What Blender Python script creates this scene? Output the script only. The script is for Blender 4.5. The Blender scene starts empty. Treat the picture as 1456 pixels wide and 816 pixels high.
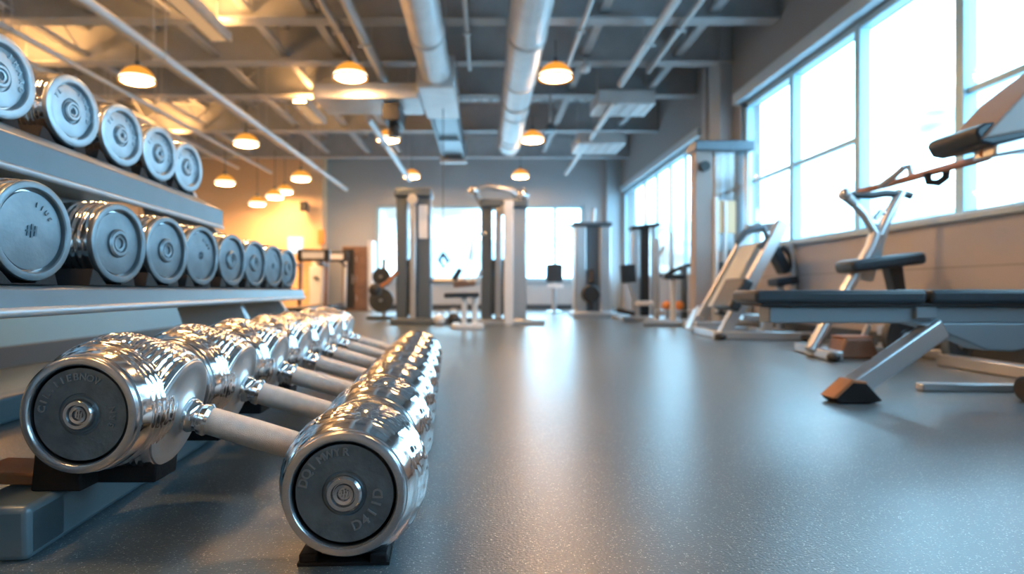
import bpy, bmesh, math, random
from mathutils import Vector, Matrix, noise
random.seed(7)
SC = bpy.context.scene
COL = SC.collection
PI = math.pi

# ------------------------------------------------------------------ camera numbers
F, VX, VY, H = 971.0, 690.0, 413.0, 0.45      # focal length in px, vanishing point, eye height


def W(px, py, Y):
    """world point seen at photo pixel px,py when it stands Y metres away"""
    return Vector(((px - VX) * Y / F, Y, H - (py - VY) * Y / F))


# ------------------------------------------------------------------ materials
def new_mat(name):
    m = bpy.data.materials.new(name)
    m.use_nodes = True
    nt = m.node_tree
    return m, nt, nt.nodes['Principled BSDF']


def mat(name, col, rough=0.5, metal=0.0, bump=0.0, bscale=60, var=0.0, vscale=8, coat=0.0, rvar=0.0, spec=0.5):
    m, nt, b = new_mat(name)
    b.inputs['Base Color'].default_value = (*col, 1)
    b.inputs['Roughness'].default_value = rough
    b.inputs['Metallic'].default_value = metal
    b.inputs['Specular IOR Level'].default_value = spec
    if coat:
        b.inputs['Coat Weight'].default_value = coat
    tc = nt.nodes.new('ShaderNodeTexCoord')
    if var or rvar:
        n = nt.nodes.new('ShaderNodeTexNoise')
        n.inputs['Scale'].default_value = vscale
        n.inputs['Detail'].default_value = 5
        nt.links.new(tc.outputs['Object'], n.inputs['Vector'])
        if var:
            r = nt.nodes.new('ShaderNodeValToRGB')
            r.color_ramp.elements[0].position = 0.3
            r.color_ramp.elements[1].position = 0.7
            r.color_ramp.elements[0].color = (*[c * (1 - var) for c in col], 1)
            r.color_ramp.elements[1].color = (*[min(1, c * (1 + var)) for c in col], 1)
            nt.links.new(n.outputs['Fac'], r.inputs['Fac'])
            nt.links.new(r.outputs['Color'], b.inputs['Base Color'])
        if rvar:
            mr = nt.nodes.new('ShaderNodeMapRange')
            mr.inputs['To Min'].default_value = max(0.02, rough - rvar)
            mr.inputs['To Max'].default_value = rough + rvar
            nt.links.new(n.outputs['Fac'], mr.inputs['Value'])
            nt.links.new(mr.outputs['Result'], b.inputs['Roughness'])
    if bump:
        n2 = nt.nodes.new('ShaderNodeTexNoise')
        n2.inputs['Scale'].default_value = bscale
        n2.inputs['Detail'].default_value = 4
        nt.links.new(tc.outputs['Object'], n2.inputs['Vector'])
        bp = nt.nodes.new('ShaderNodeBump')
        bp.inputs['Strength'].default_value = bump
        bp.inputs['Distance'].default_value = 0.004
        nt.links.new(n2.outputs['Fac'], bp.inputs['Height'])
        nt.links.new(bp.outputs['Normal'], b.inputs['Normal'])
    return m


def emit(name, col, s):
    m = bpy.data.materials.new(name)
    m.use_nodes = True
    nt = m.node_tree
    nt.nodes.clear()
    e = nt.nodes.new('ShaderNodeEmission')
    e.inputs['Color'].default_value = (*col, 1)
    e.inputs['Strength'].default_value = s
    o = nt.nodes.new('ShaderNodeOutputMaterial')
    nt.links.new(e.outputs[0], o.inputs['Surface'])
    return m


def glass(name, tint=(0.95, 0.985, 1.0), refl=0.06):
    m = bpy.data.materials.new(name)
    m.use_nodes = True
    nt = m.node_tree
    nt.nodes.clear()
    t = nt.nodes.new('ShaderNodeBsdfTransparent')
    t.inputs['Color'].default_value = (*tint, 1)
    g = nt.nodes.new('ShaderNodeBsdfGlossy')
    g.inputs['Roughness'].default_value = 0.03
    lw = nt.nodes.new('ShaderNodeLayerWeight')
    lw.inputs['Blend'].default_value = 0.25
    mm = nt.nodes.new('ShaderNodeMath')
    mm.operation = 'MULTIPLY_ADD'
    mm.inputs[1].default_value = 0.35
    mm.inputs[2].default_value = refl
    mx = nt.nodes.new('ShaderNodeMixShader')
    o = nt.nodes.new('ShaderNodeOutputMaterial')
    nt.links.new(lw.outputs['Facing'], mm.inputs[0])
    nt.links.new(mm.outputs[0], mx.inputs['Fac'])
    nt.links.new(t.outputs[0], mx.inputs[1])
    nt.links.new(g.outputs[0], mx.inputs[2])
    nt.links.new(mx.outputs[0], o.inputs['Surface'])
    return m


def floor_material():
    m, nt, b = new_mat('speckled_rubber')
    tc = nt.nodes.new('ShaderNodeTexCoord')
    v = nt.nodes.new('ShaderNodeTexVoronoi')
    v.inputs['Scale'].default_value = 270
    nt.links.new(tc.outputs['Object'], v.inputs['Vector'])
    sep = nt.nodes.new('ShaderNodeSeparateColor')
    nt.links.new(v.outputs['Color'], sep.inputs[0])
    # random cells become flecks, larger ones where the random value is high
    sz = nt.nodes.new('ShaderNodeMapRange')
    sz.inputs['From Min'].default_value = 0.50
    sz.inputs['From Max'].default_value = 1.0
    sz.inputs['To Min'].default_value = 0.0
    sz.inputs['To Max'].default_value = 0.46
    nt.links.new(sep.outputs[0], sz.inputs['Value'])
    lt = nt.nodes.new('ShaderNodeMath')
    lt.operation = 'LESS_THAN'
    nt.links.new(v.outputs['Distance'], lt.inputs[0])
    nt.links.new(sz.outputs['Result'], lt.inputs[1])
    n = nt.nodes.new('ShaderNodeTexNoise')
    n.inputs['Scale'].default_value = 1.1
    n.inputs['Detail'].default_value = 2
    nt.links.new(tc.outputs['Object'], n.inputs['Vector'])
    r = nt.nodes.new('ShaderNodeValToRGB')
    r.color_ramp.elements[0].position = 0.3
    r.color_ramp.elements[1].position = 0.75
    r.color_ramp.elements[0].color = (0.074, 0.110, 0.134, 1)
    r.color_ramp.elements[1].color = (0.096, 0.135, 0.160, 1)
    nt.links.new(n.outputs['Fac'], r.inputs['Fac'])
    fl = nt.nodes.new('ShaderNodeValToRGB')
    fl.color_ramp.elements[0].color = (0.16, 0.18, 0.19, 1)
    fl.color_ramp.elements[1].color = (0.62, 0.65, 0.67, 1)
    nt.links.new(sep.outputs[1], fl.inputs['Fac'])
    mx = nt.nodes.new('ShaderNodeMix')
    mx.data_type = 'RGBA'
    nt.links.new(lt.outputs[0], mx.inputs['Factor'])
    nt.links.new(r.outputs['Color'], mx.inputs['A'])
    nt.links.new(fl.outputs['Color'], mx.inputs['B'])
    nt.links.new(mx.outputs['Result'], b.inputs['Base Color'])
    rr = nt.nodes.new('ShaderNodeMapRange')
    rr.inputs['To Min'].default_value = 0.27
    rr.inputs['To Max'].default_value = 0.33
    nt.links.new(n.outputs['Fac'], rr.inputs['Value'])
    nt.links.new(rr.outputs['Result'], b.inputs['Roughness'])
    b.inputs['Specular IOR Level'].default_value = 1.0
    n3 = nt.nodes.new('ShaderNodeTexNoise')
    n3.inputs['Scale'].default_value = 170
    n3.inputs['Detail'].default_value = 2
    nt.links.new(tc.outputs['Object'], n3.inputs['Vector'])
    bp = nt.nodes.new('ShaderNodeBump')
    bp.inputs['Strength'].default_value = 0.28
    bp.inputs['Distance'].default_value = 0.003
    nt.links.new(n3.outputs['Fac'], bp.inputs['Height'])
    nt.links.new(bp.outputs['Normal'], b.inputs['Normal'])
    return m


def panelled_wall(name, col, rows):
    """painted masonry wall with thin course joints"""
    m, nt, b = new_mat(name)
    tc = nt.nodes.new('ShaderNodeTexCoord')
    sep = nt.nodes.new('ShaderNodeSeparateXYZ')
    nt.links.new(tc.outputs['Object'], sep.inputs[0])
    md = nt.nodes.new('ShaderNodeMath')
    md.operation = 'MODULO'
    md.inputs[1].default_value = rows
    nt.links.new(sep.outputs['Z'], md.inputs[0])
    lt = nt.nodes.new('ShaderNodeMath')
    lt.operation = 'LESS_THAN'
    lt.inputs[1].default_value = 0.012
    nt.links.new(md.outputs[0], lt.inputs[0])
    mx = nt.nodes.new('ShaderNodeMix')
    mx.data_type = 'RGBA'
    mx.inputs['A'].default_value = (*col, 1)
    mx.inputs['B'].default_value = (*[c * 0.72 for c in col], 1)
    nt.links.new(lt.outputs[0], mx.inputs['Factor'])
    nt.links.new(mx.outputs['Result'], b.inputs['Base Color'])
    b.inputs['Roughness'].default_value = 0.6
    return m


M = dict(
    chrome=mat('hammered_chrome', (0.80, 0.81, 0.83), 0.14, 1.0, 0.08, 45, rvar=0.05, vscale=30),
    rim=mat('turned_rim_steel', (0.50, 0.54, 0.58), 0.24, 1.0, 0.05, 200),
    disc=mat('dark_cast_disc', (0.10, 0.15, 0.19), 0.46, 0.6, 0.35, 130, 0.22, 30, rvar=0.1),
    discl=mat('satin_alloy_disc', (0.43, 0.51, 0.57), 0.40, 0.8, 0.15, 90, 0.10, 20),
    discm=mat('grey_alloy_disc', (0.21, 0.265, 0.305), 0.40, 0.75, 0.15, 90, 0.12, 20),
    facet=mat('brushed_inner_face', (0.66, 0.69, 0.72), 0.38, 0.9, 0.06, 60),
    bar=mat('knurled_bar_steel', (0.62, 0.62, 0.61), 0.36, 1.0, 0.8, 900, 0.06, 60),
    rack=mat('slate_rack_paint', (0.105, 0.165, 0.205), 0.34, 0.2, 0.0, var=0.06, spec=0.35),
    rackl=mat('pale_rack_steel', (0.42, 0.50, 0.56), 0.32, 0.5),
    rubber=mat('black_rubber', (0.010, 0.011, 0.013), 0.6, 0, 0.2, 120, spec=0.2),
    vinyl=mat('dark_blue_vinyl', (0.025, 0.042, 0.058), 0.38, 0, 0.12, 150, spec=0.4),
    steel=mat('machine_silver', (0.55, 0.60, 0.64), 0.3, 0.75),
    steeld=mat('machine_grey', (0.13, 0.17, 0.205), 0.36, 0.5),
    white=mat('machine_white', (0.75, 0.79, 0.82), 0.35, 0.1),
    pale=mat('pale_grey_panel', (0.44, 0.52, 0.57), 0.4, 0.2),
    benchg=mat('bench_frame_grey', (0.21, 0.28, 0.33), 0.4, 0.3),
    black=mat('machine_black', (0.03, 0.035, 0.04), 0.4, 0.2),
    stack=mat('weight_plates_iron', (0.07, 0.085, 0.1), 0.4, 0.5),
    brown=mat('amber_rubber', (0.36, 0.15, 0.06), 0.45),
    orange=mat('orange_ball_vinyl', (0.75, 0.28, 0.08), 0.45),
    cushion=mat('grey_cushion_fabric', (0.34, 0.31, 0.30), 0.6),
    wood=mat('brown_laminate', (0.22, 0.13, 0.09), 0.5, 0, 0, var=0.15, vscale=5),
    floor=floor_material(),
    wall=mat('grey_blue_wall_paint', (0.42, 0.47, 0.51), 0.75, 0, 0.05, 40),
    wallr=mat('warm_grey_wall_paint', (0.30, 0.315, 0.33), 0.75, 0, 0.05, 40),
    wallp=panelled_wall('blockwork_paint', (0.46, 0.455, 0.47), 0.30),
    tan=mat('lamp_warmed_tan_paint', (0.80, 0.58, 0.36), 0.7, 0, 0.05, 40),  # cream wall; the lamps' orange light is mixed into this tan
    partition=mat('blue_grey_partition', (0.20, 0.39, 0.53), 0.5),
    base=mat('dark_baseboard', (0.05, 0.065, 0.08), 0.5),
    deck=mat('galvanised_deck', (0.60, 0.62, 0.64), 0.5, 0.15, var=0.1, vscale=3),
    beam=mat('grey_beam_paint', (0.44, 0.47, 0.50), 0.55, 0.1, var=0.08, vscale=4),
    duct=mat('galvanised_duct', (0.66, 0.68, 0.70), 0.42, 0.4, var=0.06, vscale=5),
    pipe=mat('painted_conduit', (0.60, 0.61, 0.62), 0.42, 0.35),
    frame=mat('blue_grey_window_frame', (0.38, 0.60, 0.70), 0.4, 0.2),
    sill=mat('pale_window_trim', (0.46, 0.60, 0.69), 0.45),
    glass=glass('window_glass'),
    shroud=glass('clear_shroud', (0.80, 0.88, 0.93), 0.10),
    shade=emit('glowing_amber_shade', (1.0, 0.38, 0.05), 0.75),
    band=emit('lamp_glass_band', (1.0, 0.80, 0.52), 2.6),
    bulb=emit('lamp_diffuser', (1.0, 0.76, 0.50), 17.0),
    bulbl=emit('warm_lamp_diffuser', (1.0, 0.50, 0.19), 105.0),
    added_uplight=emit('added_uplight_strip', (1.0, 0.46, 0.14), 48.0),  # glow of the added ceiling troughs
    added_uplights=emit('added_uplight_side_lens', (1.0, 0.58, 0.28), 0.42),
    bldg=mat('pale_building_render', (0.66, 0.74, 0.80), 0.8, var=0.05),
    bldgw=mat('building_window_band', (0.42, 0.54, 0.62), 0.4),
    ground=mat('pale_paving', (0.55, 0.56, 0.57), 0.9),
)


# ------------------------------------------------------------------ mesh builder
def frame_of(d):
    d = Vector(d).normalized()
    up = Vector((0, 0, 1)) if abs(d.z) < 0.95 else Vector((0, 1, 0))
    a = d.cross(up).normalized()
    b = a.cross(d).normalized()
    return a, b, d


class MB:
    def __init__(s):
        s.v, s.f = [], []

    def add(s, vs, fs):
        o = len(s.v)
        s.v += [Vector(v) for v in vs]
        s.f += [tuple(i + o for i in f) for f in fs]
        return s

    def box(s, c, size, rot=None):
        hx, hy, hz = size[0] / 2, size[1] / 2, size[2] / 2
        vs = [Vector((x, y, z)) for x in (-hx, hx) for y in (-hy, hy) for z in (-hz, hz)]
        if rot is not None:
            vs = [rot @ v for v in vs]
        vs = [v + Vector(c) for v in vs]
        return s.add(vs, [(0, 1, 3, 2), (4, 6, 7, 5), (0, 4, 5, 1), (2, 3, 7, 6), (0, 2, 6, 4), (1, 5, 7, 3)])

    def bb(s, x0, x1, y0, y1, z0, z1):
        return s.box(((x0 + x1) / 2, (y0 + y1) / 2, (z0 + z1) / 2), (abs(x1 - x0), abs(y1 - y0), abs(z1 - z0)))

    def beam(s, p, q, w, h):
        """rectangular tube from p to q: w sideways, h upright"""
        p, q = Vector(p), Vector(q)
        a, b, d = frame_of(q - p)
        vs = []
        for P in (p, q):
            for sx, sy in ((-1, -1), (1, -1), (1, 1), (-1, 1)):
                vs.append(P + a * sx * w / 2 + b * sy * h / 2)
        return s.add(vs, [(0, 1, 2, 3), (7, 6, 5, 4), (0, 4, 5, 1), (1, 5, 6, 2), (2, 6, 7, 3), (3, 7, 4, 0)])

    def tube(s, p, q, r, n=16, r2=None):
        p, q = Vector(p), Vector(q)
        r2 = r if r2 is None else r2
        a, b, d = frame_of(q - p)
        vs = []
        for P, R in ((p, r), (q, r2)):
            for i in range(n):
                t = 2 * PI * i / n
                vs.append(P + (a * math.cos(t) + b * math.sin(t)) * R)
        fs = [(i, (i + 1) % n, n + (i + 1) % n, n + i) for i in range(n)]
        fs += [tuple(reversed(range(n))), tuple(range(n, 2 * n))]
        return s.add(vs, fs)

    def path(s, pts, r, n=12):
        pts = [Vector(p) for p in pts]
        rings = []
        ref = None
        for i, p in enumerate(pts):
            d = (pts[min(i + 1, len(pts) - 1)] - pts[max(i - 1, 0)]).normalized()
            if ref is None:
                a, b, _ = frame_of(d)
            else:
                b = ref
                a = d.cross(b).normalized()
                b = a.cross(d).normalized()
            ref = b
            rings.append([p + (a * math.cos(2 * PI * k / n) + b * math.sin(2 * PI * k / n)) * r for k in range(n)])
        vs = [v for g in rings for v in g]
        fs = []
        for j in range(len(rings) - 1):
            for k in range(n):
                fs.append((j * n + k, j * n + (k + 1) % n, (j + 1) * n + (k + 1) % n, (j + 1) * n + k))
        fs += [tuple(reversed(range(n))), tuple(range((len(rings) - 1) * n, len(rings) * n))]
        return s.add(vs, fs)

    def lathe(s, prof, o, d, n=48, fn=None):
        """prof: list of (along axis, radius); o origin, d axis; fn(theta, index) -> radius offset"""
        o = Vector(o)
        a, b, d = frame_of(d)
        vs, fs = [], []
        for j, (t, r) in enumerate(prof):
            for i in range(n):
                th = 2 * PI * i / n
                rr = r + (fn(th, j) if fn else 0)
                vs.append(o + d * t + (a * math.cos(th) + b * math.sin(th)) * rr)
        for j in range(len(prof) - 1):
            for i in range(n):
                fs.append((j * n + i, j * n + (i + 1) % n, (j + 1) * n + (i + 1) % n, (j + 1) * n + i))
        if prof[0][1] > 1e-6:
            fs.append(tuple(reversed(range(n))))
        if prof[-1][1] > 1e-6:
            fs.append(tuple(range((len(prof) - 1) * n, len(prof) * n)))
        return s.add(vs, fs)

    def ball(s, c, rx, ry=None, rz=None, n=20, m=12):
        ry = rx if ry is None else ry
        rz = rx if rz is None else rz
        vs, fs = [], []
        c = Vector(c)
        for j in range(m + 1):
            ph = -PI / 2 + PI * j / m
            for i in range(n):
                th = 2 * PI * i / n
                vs.append(c + Vector((rx * math.cos(ph) * math.cos(th), ry * math.cos(ph) * math.sin(th), rz * math.sin(ph))))
        for j in range(m):
            for i in range(n):
                fs.append((j * n + i, j * n + (i + 1) % n, (j + 1) * n + (i + 1) % n, (j + 1) * n + i))
        return s.add(vs, fs)

    def prism(s, poly, off):
        """closed polygon (3-D points) swept by the vector off"""
        n = len(poly)
        off = Vector(off)
        vs = [Vector(p) for p in poly] + [Vector(p) + off for p in poly]
        fs = [(i, (i + 1) % n, n + (i + 1) % n, n + i) for i in range(n)]
        fs += [tuple(reversed(range(n))), tuple(range(n, 2 * n))]
        return s.add(vs, fs)

    def build(s, name, material, parent=None, bevel=0.0, seg=2, smooth=True, org=None, angle=35):
        if org is None:
            org = Vector((0, 0, 0))
            if parent is not None:
                r = parent
                while r.parent is not None:
                    r = r.parent
                org = Vector(r.get('_org', (0, 0, 0)))
        org = Vector(org)
        me = bpy.data.meshes.new(name)
        me.from_pydata([v - org for v in s.v], [], s.f)
        bm = bmesh.new()
        bm.from_mesh(me)
        bmesh.ops.remove_doubles(bm, verts=bm.verts, dist=1e-6)
        bmesh.ops.recalc_face_normals(bm, faces=bm.faces)
        bm.to_mesh(me)
        bm.free()
        if smooth:
            me.polygons.foreach_set('use_smooth', [True] * len(me.polygons))
            me.set_sharp_from_angle(angle=math.radians(angle))
        me.materials.append(M[material] if isinstance(material, str) else material)
        o = bpy.data.objects.new(name, me)
        COL.objects.link(o)
        if parent is not None:
            o.parent = parent
        else:
            o.location = org
        if bevel:
            b = o.modifiers.new('bevel', 'BEVEL')
            b.width = bevel
            b.segments = seg
            b.limit_method = 'ANGLE'
            b.angle_limit = math.radians(40)
            b.harden_normals = False
        return o


def thing(name, label, cat, loc=(0, 0, 0), group=None):
    o = bpy.data.objects.new(name, None)
    o.empty_display_size = 0.1
    COL.objects.link(o)
    o.location = loc
    o['label'] = label
    o['category'] = cat
    if group:
        o['group'] = group
    o['_org'] = tuple(loc)
    return o


def tag(o, label, cat, group=None):
    o['label'] = label
    o['category'] = cat
    if group:
        o['group'] = group
    return o


def struct(o):
    o['kind'] = 'structure'
    return o


def copy_tree(o, parent=None):
    c = o.copy()
    COL.objects.link(c)
    c.parent = parent
    for ch in list(o.children):
        copy_tree(ch, c)
    return c


ORD = ['first', 'second', 'third', 'fourth', 'fifth', 'sixth', 'seventh', 'eighth']


# ------------------------------------------------------------------ lettering
def glyph_mesh(txt, size):
    cu = bpy.data.curves.new('glyph', 'FONT')
    cu.body = txt
    cu.size = size
    cu.extrude = 0.0009
    cu.bevel_depth = 0.0004
    cu.align_x = 'CENTER'
    ob = bpy.data.objects.new('glyph', cu)
    COL.objects.link(ob)
    dg = bpy.context.evaluated_depsgraph_get()
    dg.update()
    me = bpy.data.meshes.new_from_object(ob.evaluated_get(dg))
    vs = [v.co.copy() for v in me.vertices]
    fs = [tuple(p.vertices) for p in me.polygons]
    bpy.data.objects.remove(ob)
    bpy.data.curves.remove(cu)
    bpy.data.meshes.remove(me)
    return vs, fs


def arc_text(mb, txt, size, radius, start_deg, step_deg, place):
    """letters round a disc. place(x, y, h) maps disc plane to 3-D; clockwise when step<0"""
    for i, ch in enumerate(txt):
        if ch == ' ':
            continue
        a = math.radians(start_deg + step_deg * i)
        vs, fs = glyph_mesh(ch, size)
        out = []
        rot = a - PI / 2 if step_deg < 0 else a + PI / 2
        for v in vs:
            x, y = v.x, v.y
            X = radius * math.cos(a) + x * math.cos(rot) - y * math.sin(rot)
            Y = radius * math.sin(a) + x * math.sin(rot) + y * math.cos(rot)
            out.append(place(X, Y, v.z))
        mb.add(out, fs)


# ------------------------------------------------------------------ dumbbell heads
def barrel(mb, o, d, L, rf, rm, seed, ribs=13, n=120, amp=0.0016, flat0=0.10, flat1=0.10, rb=None):
    rb = rf if rb is None else rb
    """barrel drum with wavy ribs hammered round it, from o along d"""
    prof, ph = [], []
    K = ribs * 10
    for j in range(K + 1):
        t = j / K
        bulge = (1 - (2 * t - 1) ** 2) ** 0.72
        base = rf + (rb - rf) * t
        prof.append((t * L, base + (rm - (rf + rb) / 2) * bulge))
        ph.append(t)

    def fn(th, j):
        t = ph[j]
        if t < flat0 * 0.6 or t > 1 - flat1 * 0.6:
            return 0
        env = min(1, (t - flat0 * 0.6) / 0.08, (1 - flat1 * 0.6 - t) / 0.08)
        c, s_ = math.cos(th) * 2.3, math.sin(th) * 2.3
        w = noise.noise((c * 2.2 + seed, s_ * 2.2, t * 2.5))
        a = 0.65 + 0.7 * (noise.noise((c * 2.4, s_ * 2.4 + seed, t * 9 + 4)) + 0.5)
        dent = noise.noise((c * 3.2 + 9, s_ * 3.2, t * 7 + seed)) * 0.0005
        return env * (dent + amp * a * math.sin(2 * PI * (ribs * t + 0.30 * w + 0.16 * noise.noise((c * 5 + seed, s_ * 5, t * 7)))))
    mb.lathe(prof, o, d, n, fn)


def end_face(root, o, d, r, dm, rim_m='rim', hub=True, ring=True, depth=0.006, light=False, text=None, emblem=True, hubr=0.27, q=0.83):
    """rim, recessed disc, hub and marks on a drum end. o: centre of the end plane, d: outward"""
    a, b, d = frame_of(d)          # a points to the viewer's right when seen from outside
    a = -a
    o = Vector(o) + d * 0.0115
    rim = MB()
    rim.lathe([(-0.012, r * 0.985), (0.0, r * 1.0), (0.004, r * 0.985), (0.006, r * 0.95), (0.0055, r * (q + 0.035)), (0.003, r * (q + 0.012)),
               (-depth * 0.6, r * q), (-0.012, r * q)], o, d, 72)
    # open ring: drop the two end caps the lathe adds
    rim.f = rim.f[:-2]
    rim.build('rim', rim_m, root)
    disc = MB()
    pr = [(-0.0112, r * (q + 0.005)), (-0.0112, r * (q - 0.035)), (-depth * 0.45, r * (q - 0.045)), (-depth * 0.4, r * (q - 0.065))]
    if ring:
        pr += [(-depth * 0.4, r * 0.36), (-depth * 0.75, r * 0.345), (-depth * 0.75, r * 0.315), (-depth * 0.4, r * 0.30)]
    pr += [(-depth * 0.4, 0.0001)]
    disc.lathe(pr, o, d, 72)
    dk = disc.build('end_disc', dm, root)
    face = -depth * 0.4
    if hub:
        h = MB()
        R = r * hubr
        h.lathe([(face - 0.002, R), (face + 0.006, R * 0.98), (face + 0.010, R * 0.86), (face + 0.010, R * 0.66), (face + 0.004, R * 0.60),
                 (face + 0.004, R * 0.56), (face + 0.008, R * 0.52), (face + 0.007, R * 0.36), (face + 0.002, R * 0.32), (face + 0.002, 0.0001)], o, d, 40)
        hb = h.build('hub', rim_m, root)
        ez = face + 0.004
        es = R * 0.30
    else:
        hb = dk
        ez = face + 0.001
        es = r * 0.17

    def place(x, y, z, base=face):
        return o + a * x + b * y + d * (base + z)
    if emblem:
        e = MB()
        for k in (-1, 0, 1):       # three slanted strokes cut by a bar
            vs = []
            for x, y in ((-0.16, -0.8), (0.14, -0.8), (0.34, 0.8), (0.04, 0.8)):
                sx = (x + 0.52 * k) * es
                sy = y * es * (1 - 0.25 * abs(k))
                vs.append((sx, sy))
            e.prism([place(x, y, 0, ez - 0.001) for x, y in vs], d * 0.0025)
        e.prism([place(x * es, y * es, 0, ez - 0.001) for x, y in ((-0.8, -0.12), (0.8, 0.0), (0.8, 0.2), (-0.8, 0.08))], d * 0.002)
        e.build('emblem', 'disc' if dm != 'disc' else 'rim', hb, smooth=False)
    if text:
        for txt, size, rad, st, step in text:
            t = MB()
            arc_text(t, txt, size, rad, st, step, lambda x, y, z: place(x, y, z * 1.6, face + 0.0008))
            t.build('lettering', 'discm' if dm == 'disc' else dm, dk, smooth=False)  # lighter metal on dark discs paints in raised edges catching light
    return dk


# ------------------------------------------------------------------ floor row of dumbbells
SLOPE = -0.052
O0 = Vector((-0.45, 1.30, 0.0))
STEP = 0.355


def make_floor_dumbbell(loc):
    root = thing('dumbbell', '', 'dumbbell', loc, 'dumbbells in the floor row')
    L0 = Vector(loc)
    cl = L0 + Vector((-0.227, 0, 0.243))
    cr = L0 + Vector((0.228, 0, 0.1305))
    d = (Vector((0.457, 0, -0.133))).normalized()
    # left head: a drum facing the viewer fused with a drum facing the bar
    mb = MB()
    fl = cl + Vector((0, -0.150, 0))
    barrel(mb, fl, (0, 1, 0), 0.135, 0.100, 0.105, 1.0, ribs=8, n=160, flat0=0.3, flat1=0.0, amp=0.0016)
    barrel(mb, cl + Vector((-0.026, -0.085, 0)), (0, 1, 0), 0.16, 0.098, 0.1185, 6.0, ribs=12, n=160, flat1=0.0, amp=0.0020)
    cb = cl + Vector((0, 0.012, 0))
    barrel(mb, cb - d * 0.085, d, 0.178, 0.104, 0.119, 5.0, ribs=14, n=200, flat1=0.04, amp=0.0021)
    mb.build('head', 'chrome', root, angle=60)
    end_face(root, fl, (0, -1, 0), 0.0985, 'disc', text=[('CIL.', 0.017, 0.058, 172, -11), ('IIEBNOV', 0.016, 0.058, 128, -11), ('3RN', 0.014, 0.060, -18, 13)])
    fc = MB()
    fp = cb + d * 0.0935
    fc.lathe([(-0.004, 0.104), (0.003, 0.101), (0.004, 0.092), (0.002, 0.086), (0.003, 0.064), (0.006, 0.048), (0.010, 0.040), (0.016, 0.034), (0.018, 0.0001)], fp, d, 60)
    fc.build('inner_face', 'facet', root)
    # right head
    mb = MB()
    fr = cr + Vector((0, -0.215, 0))
    barrel(mb, fr, (0, 1, 0), 0.238, 0.0990, 0.1195, 3.0, ribs=16, n=200, flat0=0.16, flat1=0.04, amp=0.0023, rb=0.080)
    mb.build('head', 'chrome', root, angle=60)
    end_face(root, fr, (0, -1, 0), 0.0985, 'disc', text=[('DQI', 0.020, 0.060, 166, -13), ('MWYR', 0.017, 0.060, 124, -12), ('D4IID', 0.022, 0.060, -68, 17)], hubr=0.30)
    # handle bar and collars
    bp = cb + d * 0.106
    be = cb + d * 0.380
    col = MB()
    col.lathe([(0.0, 0.024), (0.004, 0.031), (0.012, 0.033), (0.020, 0.030), (0.024, 0.026), (0.030, 0.026), (0.034, 0.030), (0.044, 0.031), (0.050, 0.026)], bp, d, 36,
              lambda th, j: 0.0014 * noise.noise((math.cos(th) * 3, math.sin(th) * 3, j * 0.9)))
    col.build('collar', 'chrome', root)
    bar = MB()
    bar.lathe([(0.046, 0.020), (0.047, 0.0245), (0.052, 0.0262), (0.145, 0.0272), (0.240, 0.0262), (0.246, 0.0245), (0.247, 0.02)], bp, d, 48)
    bar.build('handle_bar', 'bar', root)
    col = MB()
    col.lathe([(-0.04, 0.025), (-0.036, 0.030), (-0.02, 0.031), (-0.014, 0.026), (-0.006, 0.027), (0.012, 0.024)], be, d, 36)
    col.build('collar', 'chrome', root)
    return root


floor_labels = [
    'chrome dumbbell nearest the viewer, its two big end discs turned to the front',
    'second chrome dumbbell of the row on the low rail, just behind the front one',
    'third chrome dumbbell from the front of the row on the low rail',
    'fourth, middle chrome dumbbell of the seven in the row on the low rail',
    'fifth chrome dumbbell from the front of the row on the low rail',
    'sixth chrome dumbbell of the row on the low rail, last but one at the back',
    'last chrome dumbbell at the far end of the row on the low rail',
]
proto = make_floor_dumbbell(O0)
for k in range(7):
    o = proto if k == 0 else copy_tree(proto)
    o.location = O0 + Vector((SLOPE * STEP * k, STEP * k, 0))
    o['label'] = floor_labels[k]

# black rubber cradle on the floor that carries the right heads
cr = thing('floor_cradle', 'low black rubber cradle on the floor under the right heads of the dumbbell row', 'cradle', (-0.222, 1.1, 0))
m = MB()
p0 = Vector((-0.222 - SLOPE * -0.19, 1.115, 0.003))
p1 = Vector((-0.222 + SLOPE * 2.55, 3.78, 0.003))
m.beam(p0, p1, 0.150, 0.006)
m.build('base_plate', 'rubber', cr, 0.001)
for sx in (-1, 1):
    m = MB()
    a = Vector((0.058 * sx, 0, 0.009))
    m.beam(p0 + a, p1 + a, 0.030, 0.016)
    m.build('side_strip', 'rubber', cr, 0.004)


# ------------------------------------------------------------------ rack
RS = -0.066
RA = math.atan(-RS)
RO = Vector((-0.76, 1.19, 0))
EV = Vector((-math.sin(RA), math.cos(RA), 0))      # along the rack
EU = Vector((math.cos(RA), math.sin(RA), 0))       # toward the aisle


def R(u, v, z):
    return RO + EU * u + EV * v + Vector((0, 0, z))


rack = thing('dumbbell_rack', 'slate blue two-shelf steel dumbbell rack on the left with a low floor rail', 'rack', RO)
# base rails
m = MB(); m.beam(R(-0.06, -0.06, 0.046), R(-0.06, 3.0, 0.046), 0.12, 0.092); m.build('base_rail', 'rack', rack, 0.012, 3)
m = MB(); m.beam(R(-0.82, 0.05, 0.046), R(-0.82, 3.0, 0.046), 0.09, 0.092); m.build('base_rail', 'rack', rack, 0.012, 3)
m = MB(); m.beam(R(-0.0, 0.0, 0.0455), R(-0.9, 0.0, 0.0455), 0.118, 0.090); m.build('cross_tube', 'rack', rack, 0.012, 3)
m = MB(); m.beam(R(-0.1, 3.0, 0.0455), R(-0.86, 3.0, 0.0455), 0.09, 0.090); m.build('cross_tube', 'rack', rack, 0.01, 3)
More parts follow.
